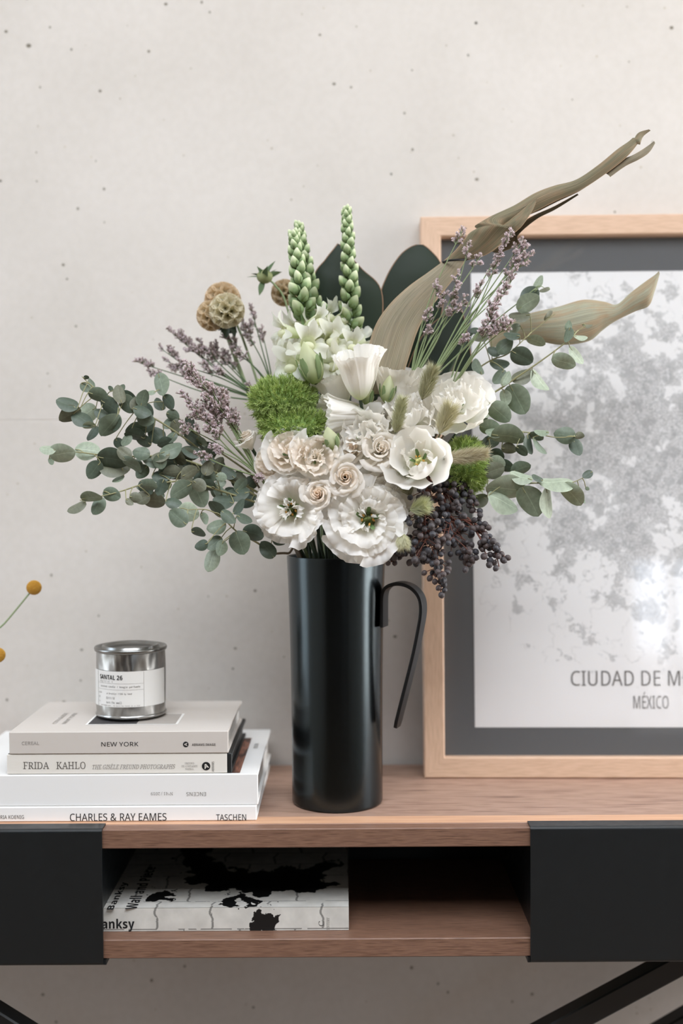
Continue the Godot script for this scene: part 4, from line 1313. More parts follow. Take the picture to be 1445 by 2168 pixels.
func limonium(label: String, node: Vector3, tips: Array, thick := 1.0, bright := 0.0):
	# sea lavender: one stem that branches at node (pixels, world z); tips are [x, y, z, length of the flowering part in pixels]
	var c := at(node.x, node.y, node.z)
	var o := thing("sea_lavender", label, "flower", c, "sprays of sea lavender")
	var st := MB.new()
	var e := Vector2(c.x - mouth.x, c.z - mouth.z).limit_length(0.03)
	var m0 := mouth + Vector3(e.x, 0, e.y)
	st.tube(curve([Vector3(jug.x - e.x * 0.4, 0.1, jug.z - e.y * 0.4), m0, m0.lerp(c, 0.6), c], 7), 0.0012, 0.001, 6)
	var places := []
	var tints := []
	for t in tips:
		var p := at(t[0], t[1], t[2])
		var l := inch(t[3], t[2])
		var bow := (p - c).cross(Vector3.BACK).normalized() * rng.randf_range(-0.06, 0.06) * (p - c).length()
		var line := curve([c, c.lerp(p, 0.5) + bow, p], 14)
		st.tube(line, 0.0009 * thick, 0.0004, 5)
		var along := (line[-1] - line[-4]).normalized()
		var twigs := int(clampf(t[3] / 7.0, 4, 12))
		for k in twigs + 1:
			var f := float(k) / twigs
			# start somewhere down the branch from the tip
			var back := l * (1 - f) * 0.75
			var idx := line.size() - 1
			var gone := 0.0
			while idx > 1 and gone < back:
				gone += line[idx].distance_to(line[idx - 1])
				idx -= 1
			var a: Vector3 = line[idx]
			var side := view * Vector3(rng.randf_range(-1, 1), rng.randf_range(-1, 1), rng.randf_range(-0.6, 0.9))
			side = (side - along * side.dot(along)).normalized()
			var spread := 1.0 if k < twigs else 0.1
			var d := (along + side * spread * rng.randf_range(0.5, 1.2) + Vector3(0, 0.2, 0)).normalized()
			var tl := l * rng.randf_range(0.28, 0.46)
			var b := a + d * tl
			st.tube(curve([a, a.lerp(b, 0.5) + along * tl * 0.06, b], 4), 0.00045, 0.0003, 4)
			var n := int(maxf(5, tl / 0.00105))
			for j in n:
				var g := 0.25 + 0.75 * float(j) / (n - 1)
				for twin in 2:
					var sd := Vector3(rng.randfn(0, 1), rng.randfn(0.3, 1), rng.randfn(0.3, 1)).normalized()
					var q := a.lerp(b, g) + sd * 0.0006
					var dd := (d * 0.9 + sd * 0.75 + Vector3(0, 0.3, 0)).normalized()
					places.append(aim(q, dd, rng.randf() * TAU, rng.randf_range(0.0032, 0.0044)))
					var k2 := rng.randf()
					tints.append(Color(1, 1, 1).lerp(Color(0.85, 0.79, 0.82), k2) * (1.0 + bright) if k2 < 0.75 else Color(0.62, 0.58, 0.52))
	obj("stem", st.mesh(), M.stem_pale if bright > 0 else M.stem, o)
	many("florets", floret, M.hair, o, places, tints)

var floret: ArrayMesh

func make_floret():
	var b := MB.new()
	b.grid(func(u, t):
		var a: float = t * TAU
		var r: float = lerpf(0.05, 0.15, u)
		return Vector3(cos(a) * r, u * 0.62, sin(a) * r)
	, 1, 5, func(u, _t): return Color(0.20, 0.25, 0.14).lerp(Color(0.48, 0.40, 0.41), u))
	for k in 5:
		var a := k * TAU / 5
		var p := Vector3(cos(a), 0, sin(a))
		var q := Vector3(-sin(a), 0, cos(a))
		var s := b.v.size()
		b.face([p * 0.1 + q * 0.09 + Vector3.UP * 0.58, p * 0.30 + q * 0.10 + Vector3.UP * 0.95, p * 0.30 - q * 0.10 + Vector3.UP * 0.95, p * 0.1 - q * 0.09 + Vector3.UP * 0.58], Vector3.ZERO)
		for j in range(s, b.v.size()): b.c[j] = Color(0.74, 0.645, 0.68)
	floret = b.mesh()

var snap_bud: ArrayMesh
var snap_sepal: ArrayMesh
var snap_bloom := []

func make_snaps():
	var b := MB.new()
	b.grid(func(u, t):
		var a: float = t * TAU
		var r: float = 0.34 * pow(sin(PI * pow(u * 0.98 + 0.02, 0.78)), 0.75) * (1 + 0.06 * cos(a * 2))
		return Vector3(cos(a) * r, u, sin(a) * r * 0.9 + 0.10 * u * u)
	, 10, 14, func(u, _t): return Color(0.30, 0.40, 0.18).lerp(Color(0.72, 0.76, 0.52), smoothstep(0.45, 1.0, u)), true)
	snap_bud = b.mesh()
	var s := MB.new()
	for k in 5:
		var a0 := k * TAU / 5
		s.grid(func(u, t):
			var v: float = t * 2 - 1
			var a: float = a0 + v * 0.52 * sin(PI * clampf(u * 0.8 + 0.2, 0, 1))
			var r: float = 0.40 * pow(sin(PI * pow(minf(u * 0.62 + 0.02, 1.0), 0.78)), 0.7)
			return Vector3(cos(a) * r, u * 0.60, sin(a) * r * 0.9 + 0.04)
		, 6, 4, func(u, _t): return Color(0.13, 0.20, 0.085).lerp(Color(0.25, 0.35, 0.16), u))
	snap_sepal = s.mesh()
	for variant in 3:
		var f := MB.new()
		var ph := variant * 1.7
		f.grid(func(u, t):                       # tube
			var a: float = t * TAU
			var r: float = lerpf(0.10, 0.26, pow(u, 0.7))
			return Vector3(cos(a) * r, u * 0.75, sin(a) * r)
		, 6, 14, func(u, _t): return Color(0.60, 0.68, 0.36).lerp(Color(0.82, 0.85, 0.68), u), true)
		for l in [[1.05, 0.80, 0.66, 0.75], [2.09, 0.80, 0.66, 0.75], [-0.5, 0.68, 0.55, 1.4], [-1.571, 0.6, 0.5, 1.5], [-2.64, 0.68, 0.55, 1.4]]:
			f.grid(func(u, t):                   # lobes: two up, three down and folded back
				var v: float = t * 2 - 1
				u *= 1 - 0.5 * pow(absf(v), 2.4)
				var a: float = l[0] + v * l[2] * (0.8 + 0.3 * u)
				var th: float = l[3] * pow(u, 0.8)
				var r: float = 0.24 + l[1] * sin(th) * u * 0.75 + 0.09 * u * u * sin(v * 5 + ph + l[0])
				var y: float = 0.70 + l[1] * 0.75 * u * cos(th) + 0.10 * u * u * sin(v * 4.3 + ph * 2)
				var edge: float = 1 - 0.22 * pow(absf(v), 3.0) * u
				return Vector3(cos(a) * r * edge, y, sin(a) * r * edge)
			, 8, 10, func(u, _t): return Color(0.76, 0.80, 0.60).lerp(Color(0.88, 0.89, 0.82), smoothstep(0.0, 0.6, u)))
		f.ball(Vector3(-0.0, 0.80, -0.10), Vector3(0.20, 0.15, 0.15), 10, 14, Basis(), Color(0.86, 0.88, 0.70))
		snap_bloom.append(f.mesh())

func snapdragon(label: String, base: Vector3, tip: Vector3, open_to: float, bud_from: float, fat: float, lean := 0.0):
	var a := at(base.x, base.y, base.z)
	var b := at(tip.x, tip.y, tip.z)
	var o := thing("snapdragon", label, "flower", a, "white snapdragon spikes")
	var line := curve([a, a.lerp(b, 0.5) + Vector3(lean, 0, 0), b], 12)
	obj("stem", tubem(line, 0.0022, 0.0010, 7), M.sepal, o)
	stem_of(o, a, b - a, 0.0022)
	var len_ := a.distance_to(b)
	var axis := (b - a).normalized()
	var n := 0
	var t := 0.02
	while t < 0.995:
		var k := t * (line.size() - 1)
		var p: Vector3 = line[int(k)].lerp(line[mini(int(k) + 1, line.size() - 1)], k - int(k))
		var ang := n * 2.39996
		var side := Basis(axis, ang) * axis.cross(Vector3.RIGHT).normalized()
		if t < open_to:
			var size := 0.0300 * (1.0 - 0.22 * t / open_to) * rng.randf_range(0.9, 1.1)
			var d := (side + Vector3(0, 0.25, 0) + Vector3(0, 0, 0.25)).normalized()
			var y := d
			# local -z of the bloom points down, so that the three lower lobes hang
			var up := (Vector3.UP - y * y.y).normalized()
			var bs := Basis(up.cross(y) * -1.0, y, up).scaled_local(Vector3.ONE * size)
			if bs.determinant() < 0: bs = Basis(up.cross(y), y, up).scaled_local(Vector3.ONE * size)
			obj("bloom", snap_bloom[n % 3], M.petal, o, Transform3D(bs, p + side * 0.002))
			t += 0.0068 / len_
		else:
			var f := clampf((t - open_to) / (1 - open_to), 0, 1)
			var size := lerpf(0.0175, 0.0085, pow(f, 0.8)) * fat
			var d := (axis * lerpf(0.9, 2.6, f) + side).normalized()
			var xf := aim(p + side * lerpf(0.0035, 0.0008, f) * fat, d, rng.randf() * TAU, size)
			var e := obj("bud", snap_bud, M.petal if f < bud_from else M.tinted, o, xf)
			var s := MeshInstance3D.new()
			s.name = "calyx"
			s.mesh = snap_sepal
			s.material_override = M.tinted
			e.add_child(s, true)
			t += lerpf(0.0038, 0.0011, f) * fat / len_
		n += 1

# a long blade: stations are [left x, left y, right x, right y, world z, curl (radians), bulge sign], in the pixels of a crop
func blade(called: String, st: Array, crop: Vector3, m: Material, o: Node3D, tone: Callable, nv := 22):
	var rows := []
	for s in st:
		rows.append([at(crop.x + s[0] / crop.z, crop.y + s[1] / crop.z, s[4]), at(crop.x + s[2] / crop.z, crop.y + s[3] / crop.z, s[4]), s[5], s[6]])
	var n := rows.size() - 1
	var b := MB.new()
	b.grid(func(u, t):
		var x: float = minf(u * n, n - 0.0001)
		var k := int(x)
		var f: float = x - k
		var r0: Array = rows[maxi(k - 1, 0)]
		var r1: Array = rows[k]
		var r2: Array = rows[k + 1]
		var r3: Array = rows[mini(k + 2, n)]
		var l: Vector3 = r1[0].cubic_interpolate(r2[0], r0[0], r3[0], f)
		var r: Vector3 = r1[1].cubic_interpolate(r2[1], r0[1], r3[1], f)
		var curl: float = lerpf(r1[2], r2[2], f)
		var sgn: float = lerpf(r1[3], r2[3], f)
		var mid := (l + r) / 2
		var half := (r - l) / 2
		var hl := half.length()
		var v: float = t * 2 - 1
		var rot: float = -1.15 * smoothstep(2.4, 4.2, curl)
		var a: float = v * curl / 2 + rot
		var zz := view.z
		if curl <= PI: return mid + half * ((sin(a) - sin(rot)) / sin(curl / 2)) + zz * (hl * (cos(a) - cos(curl / 2)) / sin(curl / 2) * sgn)
		var rad: float = 1.0 - 0.34 * smoothstep(-1, 1, v)
		return mid + half * sin(a) * rad + zz * (hl * cos(a) * rad * sgn)
	, n * 7, nv, tone)
	return obj(called, b.mesh(), m, o)

func berries(label: String, sprays: Array, root: Vector3, spacing := 0.0044):
	# sprays: [x0, y0, z0, x1, y1, z1, half width at start, half width at end (pixels), number]
	var r0 := at(root.x, root.y, root.z)
	var o := thing("berry_branch", label, "berries", r0, "dark berry clusters")
	var tw := MB.new()
	var shapes := []
	for k in 2:
		var b := MB.new()
		b.ball(Vector3.ZERO, Vector3(1, 1.04 + 0.08 * k, 1), 8, 12)
		b.ball(Vector3(0, 1.06 + 0.08 * k, 0), Vector3(0.17, 0.10, 0.17), 4, 6)
		shapes.append(b.mesh())
	var e := Vector2(r0.x - mouth.x, r0.z - mouth.z).limit_length(0.03)
	var m0 := mouth + Vector3(e.x, 0.002, e.y)
	tw.tube(curve([Vector3(jug.x, 0.1, jug.z), m0, m0.lerp(r0, 0.5) + Vector3(0, 0.012, 0), r0], 7), 0.0016, 0.0014, 6)
	var placed := PackedVector3Array()
	for s in sprays:
		var a := at(s[0], s[1], s[2])
		var b := at(s[3], s[4], s[5])
		if a.distance_to(r0) > 0.004: tw.tube(curve([r0, r0.lerp(a, 0.5) + Vector3(0, 0.004, 0), a], 6), 0.001, 0.0009, 5)
		var bow := Vector3(rng.randf_range(-0.003, 0.003), 0.003, 0)
		var line := curve([a, a.lerp(b, 0.5) + bow, b], 10)
		tw.tube(line, 0.0009, 0.00045, 5)
		var got := 0
		var tries := 0
		while got < s[8] and tries < s[8] * 40:
			tries += 1
			var t := rng.randf()
			var p: Vector3 = line[int(t * (line.size() - 1))]
			var w := inch(lerpf(s[6], s[7], t), s[2])
			var d := Vector3(rng.randfn(0, 1), rng.randfn(0, 1), rng.randfn(0.25, 0.9)).normalized()
			var dist := w * pow(rng.randf(), 0.5)
			var q := p + d * maxf(dist, 0.0025) + (b - a).normalized() * dist * 0.35
			var ok := true
			for z in placed:
				if z.distance_squared_to(q) < spacing * spacing:
					ok = false
					break
			if not ok: continue
			placed.append(q)
			got += 1
			var size := rng.randf_range(0.0024, 0.0031)
			obj("berry", shapes[got % 2], M.berry[rng.randi() % 3], o, aim(q, d + (b - a).normalized() * 0.6 + Vector3(0, -0.2, 0.2), rng.randf() * TAU, size))
			tw.tube(curve([p, p.lerp(q, 0.6) - (b - a).normalized() * 0.0006, q], 3), 0.0004, 0.0003, 4)
	obj("twigs", tw.mesh(), M.twig, o)

func craspedia(label: String, px: float, py: float, z: float, rpx: float, foot: Vector3):
	var c := at(px, py, z)
	var s := inch(rpx, z)
	var o := thing("craspedia", label, "flower", c, "yellow ball flowers")
	var b := MB.new()
	b.ball(c, Vector3(1, 0.98, 1) * s * 0.94, 16, 22)
	obj("core", b.mesh(), mat(Color(0.72, 0.52, 0.17), 0.9), o)
	var g := MB.new()
	g.ball(Vector3.ZERO, Vector3(0.055, 0.05, 0.055), 4, 6)
	var places := []
	var tints := []
	for k in 700:
		var y := 1 - 2 * (k + 0.5) / 700
		var d := Vector3(sqrt(1 - y * y) * cos(k * 2.39996), y, sqrt(1 - y * y) * sin(k * 2.39996))
		places.append(aim(c + d * Vector3(1, 0.98, 1) * s * 0.95, d, 0, s * rng.randf_range(0.8, 1.2)))
		tints.append(lin(0.80, 0.60, 0.22).lerp(lin(0.86, 0.68, 0.30), rng.randf()))
	many("florets", g.mesh(), M.hair, o, places, tints)
	var f := at(foot.x, foot.y, foot.z)
	obj("stem", tubem(curve([c, c.lerp(f, 0.5) + Vector3(0.001, -0.002, 0), f, Vector3(f.x - 0.045, 0.0005, f.z)], 8), 0.0008, 0.0010, 6), M.stem_pale, o)

func bouquet():
	plant_materials()
	make_floret()
	make_snaps()
	rng.seed = 100
	for k in 6: leaf_meshes.append(leaf_mesh(0.5, rng.randf_range(-0.25, 0.3), rng.randf_range(0.0, 0.2), rng.randf_range(0.0, 0.16), rng.randf_range(0, 1)))
	white_flowers()
	roses_and_buds()
	rng.seed = 300
	dianthus("wide green tufted ball above the left white blooms, upper of two", 598, 848, -0.058, 80, 47, 0.030, Vector3(-0.1, 0.8, 0.5))
	dianthus("green tufted ball below the widest one, partly under white petals", 622, 905, -0.048, 84, 44, 0.026, Vector3(-0.1, 0.4, 0.8))
	dianthus("green tufted ball on the right beside the dark berries", 984, 988, -0.050, 44, 66, 0.026, Vector3(0.6, 0.1, 0.7))
	rng.seed = 310
	bunny_tail("olive fluffy grass head between two large white blooms at the top", 893, 846, -0.035, Vector3(0.35, 1, 0.1), 66, 36, Color(0.36, 0.35, 0.17))
	bunny_tail("slim upright green grass head in front of white petals", 836, 916, -0.012, Vector3(0.22, 1, 0.1), 70, 30, Color(0.45, 0.46, 0.24))
	bunny_tail("pale straw grass head leaning right against tall white bloom", 930, 918, -0.012, Vector3(0.42, 1, 0.15), 56, 40, Color(0.58, 0.53, 0.32))
	bunny_tail("long tan grass head lying level across the right green ball", 940, 972, -0.014, Vector3(1, 0.13, 0.1), 86, 34, Color(0.50, 0.42, 0.28))
	bunny_tail("small green grass head pointing at the berries", 868, 1080, -0.008, Vector3(0.75, 0.25, 0.5), 34, 36, Color(0.52, 0.55, 0.30))
	bunny_tail("pale grass head hanging down beside lowest white bloom", 850, 1128, -0.008, Vector3(0.1, -1, 0.4), 26, 30, Color(0.66, 0.65, 0.44))
	bunny_tail("shaded olive grass head below the open cream bloom", 868, 1050, -0.030, Vector3(-0.3, 0.8, 0.2), 50, 34, Color(0.30, 0.30, 0.16))
	rng.seed = 320
	scabiosa("papery seed head at the back, topmost of the clump", 471, 636, -0.135, 36, Vector3(-0.1, 0.9, 0.2), Color(0.80, 0.67, 0.50))
	scabiosa("papery seed head at the left of its clump", 449, 668, -0.125, 31, Vector3(-0.7, 0.5, 0.4), Color(0.80, 0.68, 0.51))
	scabiosa("papery seed head in front of its clump, cups facing out", 480, 658, -0.105, 35, Vector3(0.0, 0.6, 0.7), Color(0.82, 0.77, 0.62))
	scabiosa("papery seed head half hidden behind the left snapdragon", 602, 620, -0.140, 27, Vector3(-0.6, 0.6, 0.3), Color(0.76, 0.65, 0.50))
	green_bud()
	snapdragon("white snapdragon with thick green tip, front one on the left", Vector3(650, 800, -0.080), Vector3(622, 500, -0.080), 0.40, 0.3, 1.05, 0.001)
	snapdragon("white snapdragon with green tip behind the thick one", Vector3(672, 790, -0.105), Vector3(632, 480, -0.105), 0.38, 0.3, 0.95, 0.002)
	snapdragon("tallest white snapdragon with slender knobbly green tip", Vector3(738, 800, -0.090), Vector3(733, 448, -0.095), 0.29, 0.3, 0.95, 0.002)
	snapdragon("short white snapdragon between the two tall ones", Vector3(700, 800, -0.095), Vector3(690, 655, -0.1), 0.86, 0.5, 0.9)
	big_leaves()
	lavender()
	eucalyptus()
	rng.seed = 500
	berries("mass of dark berries hanging right of the lowest white bloom", [
		[905, 1030, -0.03, 900, 1150, -0.012, 38, 46, 66], [935, 1025, -0.04, 960, 1140, -0.02, 46, 46, 66], [885, 1090, -0.04, 880, 1185, -0.02, 26, 26, 34],
		[920, 1130, -0.03, 925, 1215, -0.012, 38, 28, 46], [965, 1120, -0.035, 990, 1195, -0.02, 30, 18, 28], [975, 1040, -0.04, 1005, 1085, -0.03, 22, 16, 18],
		[955, 1010, -0.045, 965, 1060, -0.03, 26, 24, 20], [928, 1210, -0.015, 932, 1252, -0.012, 12, 8, 8]], Vector3(905, 1010, -0.06))
	berries("loose dark berry spray trailing out to the right over the map", [
		[1000, 1112, -0.03, 1036, 1140, -0.02, 22, 20, 18], [1030, 1135, -0.02, 1056, 1200, -0.012, 20, 10, 14], [1022, 1150, -0.02, 1034, 1192, -0.015, 12, 12, 10], [1045, 1165, -0.02, 1072, 1186, -0.015, 8, 6, 4]], Vector3(980, 1100, -0.035))
	berries("little dark berry spray beside the jug's rim", [
		[852, 1165, -0.03, 828, 1190, -0.02, 16, 12, 13], [850, 1160, -0.035, 836, 1175, -0.03, 14, 10, 6]], Vector3(880, 1140, -0.045))
	rng.seed = 600
	craspedia("yellow ball flower on a thin stem, the upper one at the left", 72, 1244, -0.12, 16, Vector3(-60, 1390, -0.10))
	craspedia("yellow ball flower lower at the left, half out of view", -5, 1387, -0.10, 16.5, Vector3(-70, 1480, -0.10))

func white_flowers():
	rng.seed = 201
	open_flower("large open white bloom over the jug's rim, dark green heart and orange stamens", 778, 1098, -0.014, Vector3(-0.02, 0.12, 1), 88, 0.2)
	rng.seed = 202
	open_flower("white bloom tucked behind the largest open one, upper right of it", 822, 1052, -0.040, Vector3(0.35, 0.4, 0.85), 76, 0.9, false, 2)
	rng.seed = 203
	open_flower("ruffled white bloom lowest on the left above the jug's rim", 614, 1078, -0.018, Vector3(-0.14, 0.04, 1), 80, 0.4, true, 4)
	rng.seed = 214
	open_flower("cream white bloom with deep cup and yellow heart beside the grass heads", 885, 972, -0.012, Vector3(-0.22, 0.36, 0.9), 70, 0.55, true, 1)
	rng.seed = 205
	open_flower("tall ruffled white bloom at the right shoulder of the bouquet", 966, 856, -0.045, Vector3(-0.1, 0.55, 0.8), 66, 0.2, false, 3)
	rng.seed = 206
	cup_flower("upright white trumpet bloom at the top, seen from the side", 762, 846, -0.040, Vector3(-0.06, 1, 0.32), 108, 104, 0.3)
	rng.seed = 207
	cup_flower("broad white bloom behind the upright bud on the right", 835, 868, -0.070, Vector3(0.14, 1, 0.2), 124, 92, 0.8)
	rng.seed = 208
	cup_flower("white bloom behind the trumpet, its left petal standing up", 722, 868, -0.068, Vector3(-0.25, 1, 0.15), 96, 78, 0.1)
	rng.seed = 209
	cup_flower("white bloom lying sideways, pointing at the green tufted balls", 782, 878, -0.052, Vector3(-1, -0.02, 0.35), 92, 112, 0.5)
	rng.seed = 210
	open_flower("crumpled white bloom behind the slim grass head", 866, 882, -0.045, Vector3(0.0, 0.6, 0.8), 64, 0.7, false, 3)
	rng.seed = 211
	open_flower("crumpled white bloom in the middle behind the upright one", 800, 892, -0.055, Vector3(-0.1, 0.7, 0.7), 58, 0.1, false, 2)
	rng.seed = 212
	open_flower("white bloom at the middle with its upper petals spread like a fan", 772, 925, -0.036, Vector3(-0.2, 0.4, 0.9), 58, 0.3, false, 3)

func roses_and_buds():
	rng.seed = 230
	rose("open blush rose with a tight spiral, right of two in the middle", 731, 1010, -0.012, Vector3(0.0, 0.06, 1), 43, 0.2, 0.75, 17)
	rng.seed = 231
	rose("narrow blush rose between the two largest white blooms, peach heart", 672, 1046, -0.010, Vector3(-0.05, 0.22, 1), 38, 1.2, 0.9, 17, 1.3)
	rng.seed = 232
	open_flower("creamy ruffled bloom over the blush roses, right half of a pair", 670, 968, -0.018, Vector3(0.05, 0.15, 1), 52, 0.6, false, 2, Color(0.95, 0.90, 0.84))
	rng.seed = 233
	open_flower("creamy ruffled bloom under the green balls, left half of a pair", 612, 958, -0.022, Vector3(-0.2, 0.25, 1), 48, 2.2, false, 2, Color(0.95, 0.89, 0.82))
	rng.seed = 234
	rose("small tan hearted rose under the pale green bud", 742, 950, -0.036, Vector3(0.0, 0.35, 1), 36, 0.4, 1.0, 15)
	rng.seed = 235
	open_flower("small creamy bloom turned left at the edge of the ruffled pair", 576, 980, -0.034, Vector3(-0.5, 0.15, 0.85), 38, 0.4, false, 2, Color(0.95, 0.88, 0.80))
	rng.seed = 236
	rose("pale pink rose bud in profile beside the sea lavender", 520, 925, -0.045, Vector3(-0.4, 0.8, 0.35), 30, 0.4, 0.5, 16, 1.3)
	rng.seed = 237
	rose("white rose cupped beside the deep cream bloom", 806, 950, -0.020, Vector3(0.1, 0.2, 1), 46, 0.3, 0.25, 15)
	rng.seed = 238
	rose("greenish white rose half hidden above largest open bloom", 812, 1005, -0.045, Vector3(0.1, 0.4, 0.9), 36, 1.3, 0.2, 16)
	rng.seed = 250
	bud("large pointed bud in front of the left snapdragon", 668, 812, -0.048, Vector3(-0.28, 1, 0.1), 92, 0.25)
	bud("upright closed bud right of the trumpet bloom", 816, 852, -0.042, Vector3(0.16, 1, 0.12), 58, 0.26)
	bud("half hidden bud close under the trumpet bloom", 776, 858, -0.050, Vector3(0.05, 1, 0.05), 50, 0.27)
	bud("short fat bud standing between green ball and tan rose", 706, 953, -0.020, Vector3(-0.28, 1, 0.25), 52, 0.33)

func green_bud():
	var z := -0.125
	var c := at(560, 590, z)
	var o := thing("scabiosa_bud", "small green bud with long spiky bracts on a thin stem", "flower bud", c)
	var b := MB.new()
	b.ball(c + Vector3(0, 0.002, 0), Vector3(0.008, 0.007, 0.008), 10, 14, Basis(), lin(0.55, 0.58, 0.4))
	obj("bud", b.mesh(), M.tinted, o)
	var lm := leaf_mesh(0.16, 0.25, 0.1, 1.0)
	for k in 9:
		var a := k * TAU / 9
		var d := Vector3(cos(a), 0.75 + 0.4 * sin(k * 2.1), sin(a) * 0.8)
		if k == 4: d = Vector3(-1, 0.05, 0.2)
		if k == 6: d = Vector3(-0.25, -0.9, 0.4)
		var xf := aim(c, d, a) * Transform3D(Basis(Vector3(0, 1, 0), Vector3(1, 0, 0), Vector3(0, 0, -1)).scaled_local(Vector3.ONE * rng.randf_range(0.015, 0.022)), Vector3.ZERO)
		obj("bract", lm, M.stem, o, xf)
	obj("stem", tubem(curve([c, at(582, 604, z), at(610, 660, z), at(660, 900, -0.1), mouth + Vector3(-0.012, 0, -0.01), Vector3(jug.x, 0.1, jug.z)], 7), 0.0010, 0.0012, 6), M.stem_pale, o)

func big_leaves():
	rng.seed = 400
	var crop3 := Vector3(500, 420, 2.408)
	var crop4 := Vector3(780, 260, 2.173)
	var green := func(u, t): return Color(0.9, 0.9, 0.9).lerp(Color(1.0, 1.0, 1.0), absf(t - 0.5) * 2)
	# dark glossy leaves behind the flowers
	var defs := [
		["dark green pointed leaf behind the tall snapdragon", Vector3(700, 800, -0.125), [[500, 1000, 640, 1010, -0.125, 0.6, 1.0], [400, 640, 730, 700, -0.125, 0.6, 1.0], [392, 410, 738, 470, -0.128, 0.7, 1.0], [455, 310, 640, 360, -0.132, 0.7, 1.0], [498, 255, 560, 275, -0.135, 0.6, 1.0], [517, 230, 525, 234, -0.136, 0.4, 1.0]]],
		["dark green round-tipped leaf behind the dry blade", Vector3(860, 800, -0.130), [[690, 1010, 860, 1020, -0.13, 0.5, 1.0], [680, 720, 1000, 740, -0.13, 0.6, 1.0], [722, 520, 1050, 560, -0.132, 0.6, 1.0], [770, 390, 1060, 400, -0.134, 0.6, 1.0], [830, 295, 1035, 320, -0.136, 0.5, 1.0], [880, 252, 985, 262, -0.138, 0.4, 1.0], [920, 236, 950, 236, -0.138, 0.3, 1.0]]],
		["dark green leaf with brown rim behind the right sea lavender", Vector3(930, 800, -0.110), [[860, 1000, 1235, 1010, -0.10, 0.5, 1.0], [870, 880, 1212, 900, -0.105, 0.5, 1.0], [930, 730, 1185, 740, -0.11, 0.5, 1.0], [1010, 630, 1160, 610, -0.115, 0.5, 1.0], [1110, 570, 1145, 560, -0.118, 0.4, 1.0]]],
	]
	for d in defs:
		var base := at(d[1].x, d[1].y, d[1].z)
		var o := thing("broad_leaf", d[0], "leaf", base, "dark glossy leaves")
		var bl: MeshInstance3D = blade("leaf_blade", d[2], crop3, M.dark_leaf, o, green, 16)
		for side in 2:           # thin brown rim
			var pts := []
			for s in d[2]: pts.append(at(500 + s[side * 2] / 2.408, 420 + s[side * 2 + 1] / 2.408, s[4]))
			obj("rim", tubem(curve(pts, 6), 0.0006, 0.0005, 5), M.dark_rib, o)
		stem_of(o, at(500 + (d[2][0][0] + d[2][0][2]) / 2 / 2.408, 420 + d[2][0][1] / 2.408 - 6, d[2][0][4]), Vector3(0, 1, 0), 0.0016)
	# long dried blades
	var n := FastNoiseLite.new()
	n.frequency = 0.9
	n.seed = 2
	var dry := func(u, t):
		var k: float = n.get_noise_2d(t * 26.0, u * 3.0)
		var e: float = smoothstep(0.40, 0.5, absf(t - 0.5))
		var c := lin(0.64, 0.605, 0.535).lerp(lin(0.575, 0.555, 0.475), 0.5 + k * 0.9).lerp(lin(0.68, 0.60, 0.50), clampf(e * 0.8 + maxf(0, n.get_noise_2d(u * 5.0, t * 4.0)) * 0.4, 0, 1))
		return c
	var warm := func(u, t):
		var k: float = n.get_noise_2d(t * 22.0, u * 4.0)
		return lin(0.53, 0.50, 0.41).lerp(lin(0.43, 0.42, 0.33), clampf(0.5 + k, 0, 1)).lerp(lin(0.60, 0.51, 0.41), clampf(n.get_noise_2d(u * 6.0, t * 5.0) + 0.2, 0, 1)).lerp(lin(0.74, 0.62, 0.49), smoothstep(0.455, 0.5, absf(t - 0.5)))
	var o := thing("dried_leaf", "long dried leaf rolled to a twisted point, rising over the frame's corner", "leaf", at(850, 780, -0.075))
	blade("leaf_blade", [[-60, 1250, 130, 1250, -0.080, 0.5, 1.0], [-24, 1120, 172, 1120, -0.075, 0.6, 1.0], [25, 945, 228, 950, -0.072, 0.7, 1.0], [92, 840, 288, 850, -0.070, 0.8, 1.0], [180, 755, 350, 770, -0.068, 0.9, 1.0], [270, 690, 404, 700, -0.066, 1.0, 1.0], [338, 640, 444, 634, -0.065, 1.1, 1.0]], crop4, M.dry, o, dry, 26)
	blade("rolled_tip", [[336, 642, 446, 634, -0.065, 1.2, 1.0], [395, 590, 530, 612, -0.064, 1.6, 1.0], [440, 535, 600, 566, -0.062, 2.2, 1.0], [480, 480, 660, 500, -0.060, 3.0, 1.0], [545, 432, 690, 470, -0.058, 4.2, 1.0], [660, 378, 742, 438, -0.056, 5.0, 1.0], [760, 318, 800, 410, -0.054, 5.4, 1.0], [850, 284, 880, 368, -0.052, 5.4, 1.0], [950, 258, 985, 318, -0.050, 5.2, 1.0], [1050, 192, 1095, 248, -0.048, 4.8, 1.0], [1140, 118, 1195, 176, -0.046, 4.2, 1.0], [1200, 80, 1230, 125, -0.045, 3.4, 1.0], [1240, 45, 1260, 66, -0.045, 2.6, 1.0], [1288, 30, 1296, 36, -0.044, 1.0, 1.0]], crop4, M.dry, o, warm, 30)
	blade("folded_flap", [[520, 492, 640, 520, -0.054, 1.4, 1.0], [600, 478, 690, 490, -0.050, 2.0, 1.0], [670, 430, 725, 448, -0.048, 2.4, 1.0], [735, 375, 760, 390, -0.047, 2.0, 1.0], [768, 346, 774, 350, -0.047, 1.0, 1.0]], crop4, M.dry, o, warm, 14)
	blade("split_tip", [[1085, 232, 1110, 250, -0.050, 2.0, 1.0], [1150, 176, 1180, 200, -0.048, 2.0, 1.0], [1215, 148, 1240, 170, -0.046, 1.8, 1.0], [1270, 115, 1288, 138, -0.045, 1.6, 1.0], [1312, 84, 1317, 94, -0.044, 1.0, 1.0]], crop4, M.dry, o, dry, 12)
